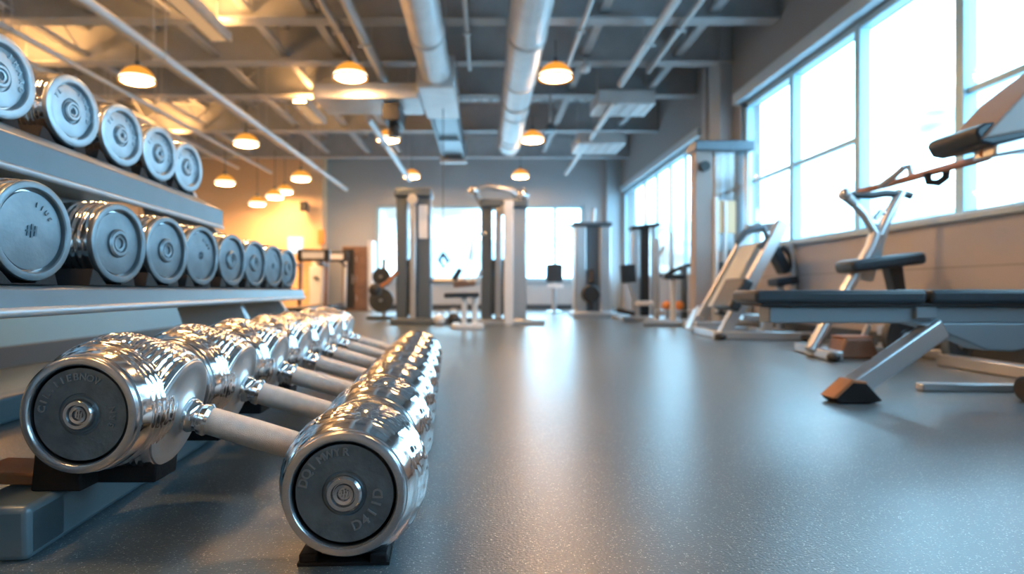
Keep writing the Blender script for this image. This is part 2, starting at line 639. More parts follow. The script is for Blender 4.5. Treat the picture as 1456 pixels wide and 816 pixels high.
# uprights: leaning plates
for v, top, mt in ((-0.30, 1.0, 'rackl'), (1.93, 0.90, 'rackl'), (2.98, 0.47, 'rackl')):
    k = top / 1.0
    m = MB()
    poly = [R(-0.08, v, 0.05), R(-0.40, v, 0.05), R(-0.40 - 0.32 * k, v, top), R(-0.24 - 0.22 * k, v, top)]
    m.prism(poly, EV * 0.05)
    m.build('upright', mt, rack, 0.008)
    if top > 0.6:
        m = MB()
        m.beam(R(-0.45, v + 0.025, 0.80), R(-0.26, v + 0.025, 0.60), 0.05, 0.06)
        m.build('brace', mt, rack, 0.006)
# lower shelf
VB, VE = -0.42, 2.98
m = MB()
m.prism([R(-0.14, VB, 0.402), R(-0.155, VB, 0.455), R(-0.22, VB, 0.462), R(-0.66, VB, 0.462), R(-0.66, VB, 0.445), R(-0.22, VB, 0.445), R(-0.185, VB, 0.402)], EV * (VE - VB))
ls = m.build('shelf', 'rack', rack, 0.004)
m = MB(); m.tube(R(-0.148, VB, 0.407), R(-0.148, VE, 0.407), 0.011, 12); m.build('front_tube', 'rackl', ls)
m = MB(); m.beam(R(-0.66, VB, 0.43), R(-0.66, VE, 0.43), 0.05, 0.07); m.build('rear_beam', 'rack', ls, 0.006)
# upper shelf
VT = 1.96
m = MB()
m.prism([R(-0.312, VB, 0.735), R(-0.312, VB, 0.815), R(-0.42, VB, 0.872), R(-0.95, VB, 0.872), R(-0.95, VB, 0.85), R(-0.43, VB, 0.85), R(-0.335, VB, 0.80), R(-0.335, VB, 0.735)], EV * (VT - VB))
us = m.build('shelf', 'rack', rack, 0.004)
m = MB(); m.tube(R(-0.316, VB, 0.737), R(-0.316, VT, 0.737), 0.010, 12); m.build('front_tube', 'rackl', us)
m = MB(); m.beam(R(-0.95, VB, 0.84), R(-0.95, VT, 0.84), 0.05, 0.09); m.build('rear_beam', 'rack', us, 0.006)


def saddle(u0, u1, v, z, w=0.10, h=0.035):
    """black rubber trough carrying one head: two wedges on a strip"""
    m = MB()
    for sv in (-1, 1):
        m.prism([R(u0, v + sv * 0.035, z), R(u0, v + sv * (w + 0.03), z), R(u0, v + sv * (w + 0.01), z + h * 1.25), R(u0, v + sv * 0.085, z + h)], EU * (u1 - u0))
    m.prism([R(u0, v - 0.05, z), R(u0, v + 0.05, z), R(u0, v + 0.045, z + 0.004), R(u0, v - 0.045, z + 0.004)], EU * (u1 - u0))
    return m


# ------------------------------------------------------------------ dumbbells on the rack: axis across the rack
def make_rack_dumbbell(kind, seed):
    root = thing('dumbbell', '', 'dumbbell', (0, 0, 0))
    d = Vector((1, 0, 0))
    m = MB()
    barrel(m, (-0.005, 0, 0), -d, 0.175, 0.105, 0.115, seed, ribs=11 if kind == 'upper' else 9, n=96, amp=0.0022, flat1=0.12)
    m.build('head', 'chrome', root, angle=60)
    if kind == 'upper':
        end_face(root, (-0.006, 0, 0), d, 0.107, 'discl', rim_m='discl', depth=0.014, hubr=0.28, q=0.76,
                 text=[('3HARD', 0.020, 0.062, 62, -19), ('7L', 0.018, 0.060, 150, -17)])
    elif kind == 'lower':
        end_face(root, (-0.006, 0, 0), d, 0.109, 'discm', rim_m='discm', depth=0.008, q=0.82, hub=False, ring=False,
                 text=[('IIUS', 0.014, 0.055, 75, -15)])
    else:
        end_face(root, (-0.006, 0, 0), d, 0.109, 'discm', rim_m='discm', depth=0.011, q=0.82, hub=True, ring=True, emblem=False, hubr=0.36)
    m = MB()
    m.lathe([(0, 0.10), (0.004, 0.09), (0.006, 0.05), (0.014, 0.034), (0.03, 0.030), (0.032, 0.0245), (0.15, 0.026), (0.152, 0.030), (0.17, 0.034), (0.176, 0.05), (0.178, 0.09), (0.182, 0.10)], (-0.18, 0, 0), -d, 48)
    m.build('handle_bar', 'bar', root)
    m = MB()
    barrel(m, (-0.36, 0, 0), -d, 0.175, 0.105, 0.115, seed + 4, ribs=11 if kind == 'upper' else 9, n=96, amp=0.0022)
    m.build('head', 'chrome', root, angle=60)
    return root


# lower tier: eight
low_a = make_rack_dumbbell('lower', 2.0)
low_b = make_rack_dumbbell('hub', 8.0)
used = set()
LOWV = [0.30, 0.70, 1.03, 1.35, 1.72, 2.08, 2.44, 2.78]
low_names = ['nearest chrome dumbbell on the lower shelf of the rack, plain disc with a small mark',
             'second chrome dumbbell on the lower shelf, deep ribs beside the nearest one',
             'third chrome dumbbell from the near end of the lower rack shelf',
             'fourth chrome dumbbell from the near end of the lower rack shelf',
             'fifth chrome dumbbell from the near end of the lower rack shelf',
             'sixth chrome dumbbell from the near end of the lower rack shelf',
             'chrome dumbbell last but one at the far end of the lower rack shelf',
             'chrome dumbbell at the far end of the lower rack shelf']
TURN = math.radians(-13)
for i, v in enumerate(LOWV):
    src = low_a if i in (0, 3, 6) else low_b
    if src.name in used:
        o = copy_tree(src)
    else:
        o = src
        used.add(src.name)
    o.location = R(-0.205, v, 0.579)
    o.rotation_euler = (0, 0, RA + TURN)
    o['label'] = low_names[i]
    o['group'] = 'dumbbells on the lower rack shelf'
    saddle(-0.20, -0.38, v - 0.03, 0.462).build('saddle', 'rubber', rack, 0.003)
# upper tier: five
up_a = make_rack_dumbbell('upper', 12.0)
UPV = [0.56, 0.90, 1.22, 1.54, 1.84]
up_names = ['chrome dumbbell cut by the photo edge at the near end of the upper rack shelf',
            'second dumbbell from the near end of the upper rack shelf, pale disc with hub',
            'middle one of the five dumbbells on the upper rack shelf',
            'dumbbell last but one at the far end of the upper rack shelf',
            'dumbbell at the far end of the upper rack shelf, under the hanging lamps']
for i, v in enumerate(UPV):
    o = up_a if i == 0 else copy_tree(up_a)
    o.location = R(-0.43, v, 0.990)
    o.rotation_euler = (0, 0, RA + TURN)
    o['label'] = up_names[i]
    o['group'] = 'dumbbells on the upper rack shelf'
    saddle(-0.435, -0.62, v - 0.03, 0.872).build('saddle', 'rubber', rack, 0.003)
# saddles on the low rail under the left heads
for k in range(7):
    p = O0 + Vector((SLOPE * STEP * k - 0.235, STEP * k + 0.0, 0))
    m = MB()
    m.prism([p + Vector((-0.035, -0.085, 0.092)), p + Vector((-0.125, -0.085, 0.092)), p + Vector((-0.118, -0.085, 0.162)), p + Vector((-0.085, -0.085, 0.160)), p + Vector((-0.035, -0.085, 0.128))], (0, 0.135, 0))
    m.prism([p + Vector((-0.05, -0.03, 0.092)), p + Vector((0.07, -0.03, 0.092)), p + Vector((0.075, -0.03, 0.138)), p + Vector((0.05, -0.03, 0.126)), p + Vector((-0.05, -0.03, 0.118))], (0, 0.09, 0))
    m.build('saddle', 'rubber', rack, 0.004)
m = MB(); m.beam(R(-0.05, 0.11, 0.105), R(-0.17, 0.11, 0.112), 0.11, 0.022); m.build('retainer_plate', 'brown', rack, 0.004)


# ------------------------------------------------------------------ room shell
XR, XL, YB, YF, ZC = 3.2, -8.0, 16.2, -4.0, 4.0
m = MB(); m.bb(XL - 0.2, XR + 0.2, YF - 0.2, YB + 0.2, -0.15, 0); struct(m.build('floor', 'floor', smooth=False))
# corrugated deck, ribs along the room
m = MB()
vs, fs = [], []
x = XL - 0.2
prof = []
while x < XR + 0.2:
    prof += [(x, ZC + 0.075), (x + 0.07, ZC + 0.075), (x + 0.10, ZC), (x + 0.17, ZC)]
    x += 0.20
for (xx, zz) in prof:
    vs += [(xx, YF - 0.2, zz), (xx, YB + 0.2, zz)]
for i in range(len(prof) - 1):
    fs.append((2 * i, 2 * i + 1, 2 * i + 3, 2 * i + 2))
m.add(vs, fs)
m.bb(XL - 0.2, XR + 0.2, YF - 0.2, YB + 0.2, ZC + 0.09, ZC + 0.2)
struct(m.build('ceiling', 'deck', smooth=False))


def wall_with_holes(name, axis, pos, t, a0, a1, z1, holes, material):
    """wall across axis ('x' plane at x=pos or 'y' plane at y=pos); holes: (a, b, z0, z1)"""
    m = MB()

    def put(a, b, c, d):
        if b - a < 1e-4 or d - c < 1e-4:
            return
        if axis == 'x':
            m.bb(pos, pos + t, a, b, c, d)
        else:
            m.bb(a, b, pos, pos + t, c, d)
    cur = a0
    for (a, b, c, d) in sorted(holes):
        put(cur, a, 0, z1)
        put(a, b, 0, c)
        put(a, b, d, z1)
        cur = b
    put(cur, a1, 0, z1)
    return struct(m.build(name, material, smooth=False))


SZ, TZ = 0.94, 2.78
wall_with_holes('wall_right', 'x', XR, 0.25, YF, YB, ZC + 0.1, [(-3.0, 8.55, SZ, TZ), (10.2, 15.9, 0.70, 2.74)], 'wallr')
wall_with_holes('wall_back', 'y', YB, 0.25, -3.75, XR + 0.25, ZC + 0.1, [(-2.60, 2.35, 0.70, 2.46)], 'wall')
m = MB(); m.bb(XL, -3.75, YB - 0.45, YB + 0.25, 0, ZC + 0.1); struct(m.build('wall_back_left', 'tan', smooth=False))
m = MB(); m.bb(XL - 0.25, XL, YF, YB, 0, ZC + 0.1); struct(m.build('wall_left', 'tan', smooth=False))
m = MB(); m.bb(XL - 0.25, XR + 0.25, YF - 0.25, YF, 0, ZC + 0.1); struct(m.build('wall_front', 'wall', smooth=False))
# blockwork under the near window, slightly proud of the wall, as a low dado
m = MB(); m.bb(XR - 0.05, XR, YF, 8.75, 0, SZ - 0.02); struct(m.build('trim_1', 'wallp', smooth=False))
m = MB(); m.bb(XR - 0.09, XR + 0.06, -3.05, 8.60, SZ - 0.03, SZ + 0.012); struct(m.build('trim_2', 'sill', None, 0.006))
m = MB(); m.bb(XR - 0.09, XR + 0.02, -3.05, 8.62, TZ, TZ + 0.14); struct(m.build('trim_3', 'sill', None, 0.006))
m = MB(); m.bb(XR - 0.07, XR + 0.02, 10.1, 15.95, 2.74, 2.86); struct(m.build('trim_4', 'sill', None, 0.006))
# pilaster between the right-hand windows
m = MB(); m.bb(XR - 0.16, XR, 8.85, 9.30, 0, ZC); struct(m.build('column', 'wall', None, 0.01))
m = MB(); m.bb(XR - 0.10, XR, 9.62, 9.78, 0, ZC); struct(m.build('column', 'beam', None, 0.01))
# corner pilaster on the back wall
m = MB(); m.bb(2.85, 3.2, YB - 0.18, YB, 0, ZC); struct(m.build('column', 'sill', None, 0.01))
# base boards
m = MB(); m.bb(-3.75, XR, YB - 0.03, YB, 0, 0.12); struct(m.build('baseboard_back', 'base', None, 0.004))
m = MB(); m.bb(XL, XL + 0.03, YF, YB, 0, 0.12); struct(m.build('baseboard_left', 'base', None, 0.004))
m = MB(); m.bb(XR - 0.08, XR - 0.05, YF, 8.8, 0, 0.12); struct(m.build('baseboard_right', 'base', None, 0.004))
# low partition wall behind the rack with its dark plinth
m = MB(); m.bb(-2.95, -2.8, 1.2, 6.35, 0.12, 0.74); struct(m.build('wall_partition', 'partition', None, 0.006))
m = MB(); m.bb(-2.97, -2.76, 1.2, 6.38, 0, 0.125); struct(m.build('baseboard_partition', 'base', None, 0.004))


def window_x(name, x, a0, a1, z0, z1, mull, transoms, w=0.075, dpt=0.09):
    """window in the right wall: frame, mullions, transoms and panes"""
    r = bpy.data.objects.new(name, None)
    COL.objects.link(r)
    r['kind'] = 'structure'
    m = MB()
    xa, xb = x + 0.04, x + 0.04 + dpt
    m.bb(xa, xb, a0, a1, z0, z0 + 0.05).bb(xa, xb, a0, a1, z1 - 0.06, z1)
    m.bb(xa, xb, a0, a0 + w, z0, z1).bb(xa, xb, a1 - w, a1, z0, z1)
    m.build('window_frame', 'frame', r, 0.006)
    for y in mull:
        m = MB(); m.bb(xa - 0.01, xb, y - w / 2, y + w / 2, z0, z1); m.build('mullion', 'frame', r, 0.006)
    for (b0, b1, z) in transoms:
        m = MB(); m.bb(xa + 0.02, xb - 0.02, b0, b1, z - 0.022, z + 0.022); m.build('transom', 'frame', r, 0.004)
    ys = [a0] + list(mull) + [a1]
    for b0, b1 in zip(ys[:-1], ys[1:]):
        m = MB(); m.bb(x + 0.07, x + 0.076, b0 + 0.02, b1 - 0.02, z0 + 0.02, z1 - 0.02); m.build('pane', 'glass', r, smooth=False)


MU = [-1.7, -0.42, 0.86, 2.13, 3.40, 4.66, 5.94, 7.22]
window_x('window_1', XR, -3.0, 8.55, SZ, TZ, MU, [(7.22, 8.5, 1.78), (5.94, 7.22, 1.78), (3.40, 4.66, 1.80), (0.86, 2.13, 1.80), (-1.7, -0.42, 1.80)], 0.085)
window_x('window_2', XR, 10.2, 15.9, 0.70, 2.74, [11.1, 12.0, 12.95, 13.9, 14.9], [], 0.05, 0.05)
r = bpy.data.objects.new('window_3', None); COL.objects.link(r); r['kind'] = 'structure'
m = MB()
m.bb(-2.6, 2.35, YB + 0.04, YB + 0.14, 0.70, 0.76).bb(-2.6, 2.35, YB + 0.04, YB + 0.14, 2.40, 2.46)
m.bb(-2.6, -2.52, YB + 0.04, YB + 0.14, 0.70, 2.46).bb(2.27, 2.35, YB + 0.04, YB + 0.14, 0.70, 2.46)
m.build('window_frame', 'frame', r, 0.006)
xs = [-2.6, -1.35, -0.05, 0.95, 1.66, 2.35]
for xx in xs[1:-1]:
    m = MB(); m.bb(xx - 0.04, xx + 0.04, YB + 0.03, YB + 0.14, 0.70, 2.46); m.build('mullion', 'frame', r, 0.006)
for a, b in zip(xs[:-1], xs[1:]):
    m = MB(); m.bb(a + 0.02, b - 0.02, YB + 0.09, YB + 0.096, 0.72, 2.44); m.build('pane', 'glass', r, smooth=False)
m = MB(); m.bb(-2.68, 2.43, YB - 0.06, YB + 0.04, 0.655, 0.70); struct(m.build('trim_5', 'sill', None, 0.006))

# outdoors: paving and pale buildings beyond the glass
m = MB(); m.bb(-60, 120, -40, 140, -0.9, -0.6); struct(m.build('ground', 'ground', smooth=False))


def building(label, x0, x1, y0, y1, z1, floors, group=None):
    t = thing('building', label, 'building', ((x0 + x1) / 2, (y0 + y1) / 2, -0.6), group)
    m = MB(); m.bb(x0, x1, y0, y1, -0.6, z1); m.build('block', 'bldg', t)
    m = MB(); m.bb(x0 - 0.2, x1 + 0.2, y0 - 0.2, y1 + 0.2, z1, z1 + 0.35); m.build('roof', 'bldg', t)
    hgt = z1 / floors
    for k in range(floors):
        m = MB()
        m.bb(x0 - 0.05, x0 + 0.1, y0 + 0.6, y1 - 0.6, 0.7 + k * hgt, 0.7 + k * hgt + hgt * 0.4)
        m.bb(x0 + 0.6, x1 - 0.6, y0 - 0.05, y0 + 0.1, 0.7 + k * hgt, 0.7 + k * hgt + hgt * 0.4)
        m.build('window_band', 'bldgw', t)


building('pale block outside the near window, standing behind the Y-shaped handles', 22, 30, 40, 45.5, 4.9, 2)
building('low pale block outside the near window, beside its left mullions', 12, 21, 33, 37, 2.0, 1)
building('pale wide building outside the rightmost panes, behind the cushion and bar', 26, 36, 23, 33.5, 5.6, 3)
building('pale building far outside the back wall window, behind the weight towers', -7, 3.0, 60, 66, 4.6, 2)


# ------------------------------------------------------------------ ceiling steel, ducts, pipes
for i, y in enumerate([0.6, 3.2, 5.6, 7.5, 8.9, 10.4, 12.7, 15.2]):
    m = MB()
    m.bb(XL, XR, y - 0.11, y + 0.11, 3.40, 3.425).bb(XL, XR, y - 0.11, y + 0.11, 3.90, 3.925).bb(XL, XR, y - 0.012, y + 0.012, 3.425, 3.90)
    struct(m.build('ceiling_beam', 'beam', smooth=False))
for i, x in enumerate([-7.0, -6.1, -5.2, -4.3, -3.5, -2.6, -1.9, 1.3, 2.5]):
    m = MB()
    y0, y1 = YF + 0.1, YB - 0.5
    m.bb(x - 0.05, x + 0.05, y0, y1, 3.49, 3.53).bb(x - 0.05, x + 0.05, y0, y1, 3.83, 3.87)
    n = 34
    for k in range(n):
        ya, yb = y0 + (y1 - y0) * k / n, y0 + (y1 - y0) * (k + 1) / n
        za, zb = (3.52, 3.84) if k % 2 == 0 else (3.84, 3.52)
        m.tube((x, ya, za), (x, yb, zb), 0.013, 6)
    struct(m.build('ceiling_joist', 'beam', smooth=False))


def round_duct(label, x, z, r, y0, y1):
    t = thing('hanging_duct', label, 'duct', (x, y0, z))
    m = MB()
    pr = []
    y = y0
    while y < y1:
        e = min(y + 1.5, y1)
        pr += [(y - y0, r), (e - y0 - 0.03, r), (e - y0 - 0.025, r + 0.012), (e - y0 - 0.005, r + 0.012), (e - y0, r)]
        y = e
    m.lathe(pr, (x, y0, z), (0, 1, 0), 40)
    m.build('duct_pipe', 'duct', t)
    for k, yy in enumerate([y0 + 0.9 + 2.4 * i for i in range(int((y1 - y0 - 0.9) / 2.4) + 1)]):
        m = MB()
        m.lathe([(0, r + 0.004), (0, r + 0.016), (0.04, r + 0.016), (0.04, r + 0.004)], (x, yy, z), (0, 1, 0), 40)
        m.build('strap', 'pipe', t)
        for sx in (-1, 1):
            m = MB(); m.tube((x + sx * (r + 0.01), yy + 0.02, z), (x + sx * (r + 0.01), yy + 0.02, ZC), 0.006, 8); m.build('hanger_rod', 'pipe', t)
    return t


t = round_duct('round galvanised air duct, the longer one right of the ceiling centre', 0.43, 3.10, 0.20, -3.5, 12.4)
m = MB(); m.lathe([(0, 0.20), (0.06, 0.19), (0.22, 0.12), (0.30, 0.10)], (0.43, 12.4, 3.10), (0, 1, 0), 36); m.build('end_cap', 'duct', t)
t = round_duct('round galvanised air duct left of centre that runs into a square duct', -0.60, 3.10, 0.18, -3.5, 8.2)
m = MB()
m.bb(-0.83, -0.37, 8.25, 9.75, 2.90, 3.30)
m.build('square_collar', 'duct', t, 0.015)
m = MB()
for xa in (-0.80, -0.43):
    m.bb(xa, xa + 0.03, 9.75, 12.9, 2.93, 2.97).bb(xa, xa + 0.03, 9.75, 12.9, 3.22, 3.27)
for yy in (9.8, 11.3, 12.85):
    m.bb(-0.80, -0.40, yy, yy + 0.06, 2.93, 2.97)
m.bb(-0.78, -0.42, 9.75, 12.9, 2.98, 3.22)
m.build('square_duct', 'steeld', t, 0.004)
m = MB(); m.bb(-0.85, -0.35, 12.86, 13.0, 2.86, 3.30); m.build('end_flange', 'duct', t, 0.01)
t = thing('hanging_branch_duct', 'short square branch duct joining the left duct crossways', 'duct', (-1.5, 8.8, 2.9))
m = MB(); m.bb(-2.15, -0.835, 8.5, 9.3, 2.84, 3.04); m.build('duct_box', 'duct', t, 0.012)
m = MB(); m.bb(-1.30, -1.08, 8.6, 9.2, 2.60, 2.82); m.tube((-1.19, 8.9, 2.45), (-1.19, 8.9, 2.6), 0.07, 16); m.bb(-1.25, -1.13, 8.8, 9.0, 2.815, 2.845); m.build('damper', 'black', t, 0.01)
for xx in (-2.0, -1.0):
    m = MB(); m.tube((xx, 8.9, 3.04), (xx, 8.9, ZC), 0.008, 8); m.build('hanger_rod', 'pipe', t)


def pipe(label, x, z, y0, y1, r, cat='conduit', hang=True):
    t = thing('hanging_conduit', label, cat, (x, y0, z))
    m = MB(); m.tube((x, y0, z), (x, y1, z), r, 14)
    y = y0 + 1.5
    m.build('pipe', 'pipe', t)
    if hang:
        while y < y1:
            m = MB()
            m.bb(x - r - 0.02, x + r + 0.02, y - 0.02, y + 0.02, z - r - 0.012, z - r)
            m.tube((x - r - 0.012, y, z - r), (x - r - 0.012, y, ZC), 0.005, 6)
            m.tube((x + r + 0.012, y, z - r), (x + r + 0.012, y, ZC), 0.005, 6)
            m.build('hanger', 'pipe', t)
            y += 3.0
    return t


pipe('pale long conduit crossing the left ceiling diagonally, lowest of the left pipes', -3.10, 2.70, -1, 15.2, 0.045)
pipe('thin conduit at the upper left ceiling, left of the long pale one', -4.55, 2.95, -1, 14.5, 0.03)
pipe('second thin conduit at the far left of the ceiling', -5.25, 3.05, -1, 14.5, 0.03)
pipe('pipe ending above the pendant lamp left of the ducts', -1.62, 3.32, -3, 8.6, 0.04)
pipe('thick pipe between the left pendant lamp and the left duct', -1.32, 3.20, -3, 9.4, 0.06)
pipe('pipe slanting down the picture toward the small far lamp left of the ducts', -1.62, 2.82, 9.4, 14.6, 0.05)
pipe('thin pipe hanging between the two round ducts', -0.20, 3.30, -3, 8.8, 0.03)
pipe('thin pipe right of the long duct above the right pendant lamp', 1.05, 3.32, -3, 9.0, 0.03)
pipe('thick pipe along the right side of the ceiling', 1.80, 3.20, -3, 9.1, 0.05)
pipe('pale pipe close to the right wall under the ceiling deck', 2.15, 3.34, -3, 9.0, 0.035)
pipe('lower pipe on the right running toward the small far lamp', 1.75, 2.98, 9.2, 14.8, 0.04)


def ceil_unit(label, x0, x1, y0, y1, z0, z1):
    t = thing('hanging_ceiling_unit', label, 'ceiling unit', ((x0 + x1) / 2, (y0 + y1) / 2, z0))
    m = MB(); m.bb(x0, x1, y0, y1, z0, z1); m.build('housing', 'duct', t, 0.015)
    m = MB()
    for k in range(5):
        xx = x0 + 0.08 + (x1 - x0 - 0.16) * k / 4
        m.bb(xx - 0.02, xx + 0.02, y0 + 0.08, y1 - 0.08, z0 - 0.012, z0)
    m.build('grille', 'pipe', t)
    for xx in (x0 + 0.05, x1 - 0.05):
        m = MB(); m.tube((xx, (y0 + y1) / 2, z1), (xx, (y0 + y1) / 2, ZC), 0.008, 8); m.build('hanger_rod', 'pipe', t)


ceil_unit('near square grey air unit hung at the right of the ceiling', 1.55, 2.35, 9.4, 10.1, 3.02, 3.22)
ceil_unit('far square grey air unit hung at the right of the ceiling', 1.55, 2.35, 11.4, 12.3, 2.90, 3.10)
t = thing('hanging_cylinder_lamp', 'small unlit grey can fixture hanging below the right pendant lamp', 'lamp', (0.97, 10.2, 2.9))
m = MB(); m.tube((0.97, 10.2, 2.92), (0.97, 10.2, 3.4), 0.018, 10); m.build('stem', 'pipe', t)
m = MB(); m.lathe([(0, 0.085), (0.05, 0.09), (0.09, 0.06), (0.12, 0.02)], (0.97, 10.2, 2.82), (0, 0, 1), 24); m.build('can', 'steeld', t)
t = thing('hanging_ceiling_sensor', 'small round speaker hung at the ceiling right of the long duct', 'speaker', (1.28, 8.75, 3.3))
m = MB(); m.ball((1.28, 8.75, 3.30), 0.07); m.tube((1.28, 8.75, 3.3), (1.28, 8.75, 3.41), 0.012, 8); m.build('body', 'white', t)


# ------------------------------------------------------------------ pendant lamps
def make_pendant(r=0.20):
    root = thing('pendant_lamp', '', 'lamp', (0, 0, 0), 'pendant lamps')
    m = MB()
    pr = [(r * 0.92, 0.012)]
    A0 = 0.24
    for k in range(1, 8):
        a = PI / 2 - k / 7 * (PI / 2 - A0)
        pr.append((r * 0.92 * math.sin(a), r * math.cos(a)))
    m.lathe(pr, (0, 0, 0), (0, 0, 1), 36)
    m.f = m.f[:-1]
    m.build('lamp_shade', 'shade', root)
    m = MB()
    m.lathe([(r * 0.92 * math.sin(A0 * k / 4), r * math.cos(A0 * k / 4) - 0.001) for k in (4, 3, 2, 1)] + [(r * 0.06, r * 0.99)], (0, 0, 0), (0, 0, 1), 36)
    m.f = m.f[:-2]
    m.build('glass_band', 'band', root)
    m = MB(); m.lathe([(r * 0.06, r * 0.985), (r * 0.05, r * 1.03), (-r * 0.06, r * 1.03), (-r * 0.07, r * 0.95)], (0, 0, 0), (0, 0, 1), 36); m.f = m.f[:-2]
    m.build('rim_ring', 'shade', root)
    m = MB(); m.ball((0, 0, 0.012), r * 0.90, r * 0.90, r * 0.20, 28, 12); m.build('diffuser', 'bulb', root)
    m = MB(); m.tube((0, 0, r * 0.92 - 0.004), (0, 0, r * 0.92 + 0.06), 0.03, 14); m.build('cap', 'steeld', root)
    m = MB(); m.tube((0, 0, r * 0.92 + 0.05), (0, 0, 1.1), 0.006, 8); m.build('cord', 'black', root)
    return root


pend = [
    (195, 105, 8.1, 'glowing amber pendant lamp above the upper rack dumbbells at the left'),
    (498, 100, 8.1, 'big glowing pendant lamp left of the two ducts, near row'),
    (790, 100, 8.1, 'big glowing pendant lamp right of the long duct, near row'),
    (552, 192, 11.6, 'glowing pendant lamp left of the ducts, middle of its line of three'),
    (757, 193, 11.6, 'glowing pendant lamp right of the long duct, middle of its line of three'),
    (585, 246, 15.0, 'small far pendant lamp left of the ducts, above the left weight tower'),
    (740, 246, 15.0, 'small far pendant lamp right of the ducts, above the right weight tower'),
    (428, 249, 13.6, 'small pendant lamp before the tan wall, rightmost of its cluster'),
    (320, 255, 13.6, 'small pendant lamp at the left of the tan wall beside the top dumbbells'),
    (366, 285, 14.9, 'lowest small pendant lamp before the tan wall'),
    (391, 275, 14.2, 'small pendant lamp in the cluster, just above the lowest one'),
    (405, 268, 15.2, 'smallest pendant lamp of the cluster before the tan wall'),
    (350, 198, 11.0, 'half-hidden amber pendant lamp high at the left between the conduits'),
]
extra = [(-4.1, 4.6), (-1.6, 4.6), (0.83, 4.6), (-4.1, 1.2), (-1.6, 1.2), (-1.6, -2.0), (-4.1, -2.0), (-6.4, 8.2), (-6.4, 4.6)]
pl = make_pendant()
warm_mesh = None


def warm(o):
    """the warmer, stronger bulb of the lamps on the left side"""
    global warm_mesh
    for ch in o.children:
        if ch.name.startswith('diffuser'):
            if warm_mesh is None:
                warm_mesh = ch.data.copy()
                warm_mesh.materials[0] = M['bulbl']
            ch.data = warm_mesh

for i, (px, py, Y, lab) in enumerate(pend):
    o = pl if i == 0 else copy_tree(pl)
    o.location = W(px, py + 11 * 8.1 / Y, Y)
    o['label'] = lab
    if Y > 14:
        o.scale = (0.95,) * 3
    if o.location.x < -2.2:
        warm(o)
    # cord reaches the steel above
    for ch in o.children:
        if ch.name.startswith('cord'):
            ch.scale.z = (3.42 - o.location.z) / 1.1 if o.location.z < 3.3 else 1
for (x, y) in extra:
    o = copy_tree(pl)
    o.location = (x, y, 3.02)
    if x < -3 or y == 1.2:
        warm(o)
    o['label'] = 'pendant lamp in the part of the hall above and behind the viewer'
    o['group'] = 'pendant lamps over the viewer'


def added_uplight(label, x, y, z, L=1.2, group=None):  # added troughs to warm the left ceiling, standing in for unidentified bright patches
    t = thing('hanging_added_uplight', label, 'lamp', (x, y, z), group)
    m = MB(); m.bb(x - 0.09, x + 0.09, y - L / 2, y + L / 2, z, z + 0.025).bb(x - 0.12, x - 0.09, y - L / 2, y + L / 2, z, z + 0.10); m.bb(x + 0.09, x + 0.12, y - L / 2, y + L / 2, z, z + 0.10); m.build('trough', 'pipe', t, 0.004)
    m = MB(); m.bb(x - 0.085, x + 0.085, y - L / 2 + 0.03, y + L / 2 - 0.03, z + 0.03, z + 0.07); m.build('light_strip', 'added_uplight', t)
    m = MB(); m.bb(x - 0.07, x + 0.07, y - L / 2 + 0.05, y + L / 2 - 0.05, z - 0.012, z + 0.001); m.build('lower_lens', 'added_uplights', t)
    for sy in (-1, 1):
        m = MB(); m.tube((x, y + sy * L * 0.4, z + 0.02), (x, y + sy * L * 0.4, ZC), 0.006, 8); m.build('hanger_rod', 'pipe', t)


added_uplight('added warm trough light hung at the top of the photo, right of the first pendant lamp', -2.9, 6.9, 3.18)
added_uplight('added warm trough light hung between the ceiling pipes, before the branch duct', -2.72, 10.6, 3.18)
added_uplight('added warm trough light over the upper rack dumbbells, left of the first pendant lamp', -5.7, 8.0, 3.18)
added_uplight('added warm trough light at the far left of the ceiling before the tan wall', -5.7, 12.2, 3.18)
added_uplight('added warm trough light above the viewer', -2.45, 3.4, 3.18, group='added trough lights above the viewer')
added_uplight('added warm trough light above the viewer', -5.7, 3.6, 3.18, group='added trough lights above the viewer')


# ------------------------------------------------------------------ flat bench, right foreground
BY = 2.75
bn = thing('flat_bench', 'flat weight bench with dark blue two-piece pad in the right foreground', 'bench', (1.8, BY + 0.12, 0))
m = MB(); m.bb(1.09, 1.782, BY, BY + 0.27, 0.398, 0.4515); m.build('seat_pad', 'vinyl', bn, 0.016, 4)
m = MB(); m.bb(1.800, 2.62, BY, BY + 0.27, 0.398, 0.4535); m.build('back_pad', 'vinyl', bn, 0.016, 4)
m = MB(); m.bb(1.12, 2.58, BY + 0.02, BY + 0.25, 0.386, 0.399); m.build('pad_board', 'black', bn, 0.003)
m = MB(); m.bb(1.165, 2.60, BY + 0.05, BY + 0.16, 0.315, 0.386); m.build('spine', 'benchg', bn, 0.008, 3)
m = MB(); m.bb(1.755, 1.84, BY + 0.03, BY + 0.18, 0.335, 0.3865); m.build('hinge', 'benchg', bn, 0.004)
m = MB()
m.prism([(1.74, BY + 0.04, 0.317), (2.40, BY + 0.04, 0.317), (2.30, BY + 0.04, 0.23), (2.16, BY + 0.04, 0.20), (2.05, BY + 0.04, 0.205), (1.86, BY + 0.04, 0.285)], (0, 0.13, 0))
m.build('gusset', 'benchg', bn, 0.008, 3)


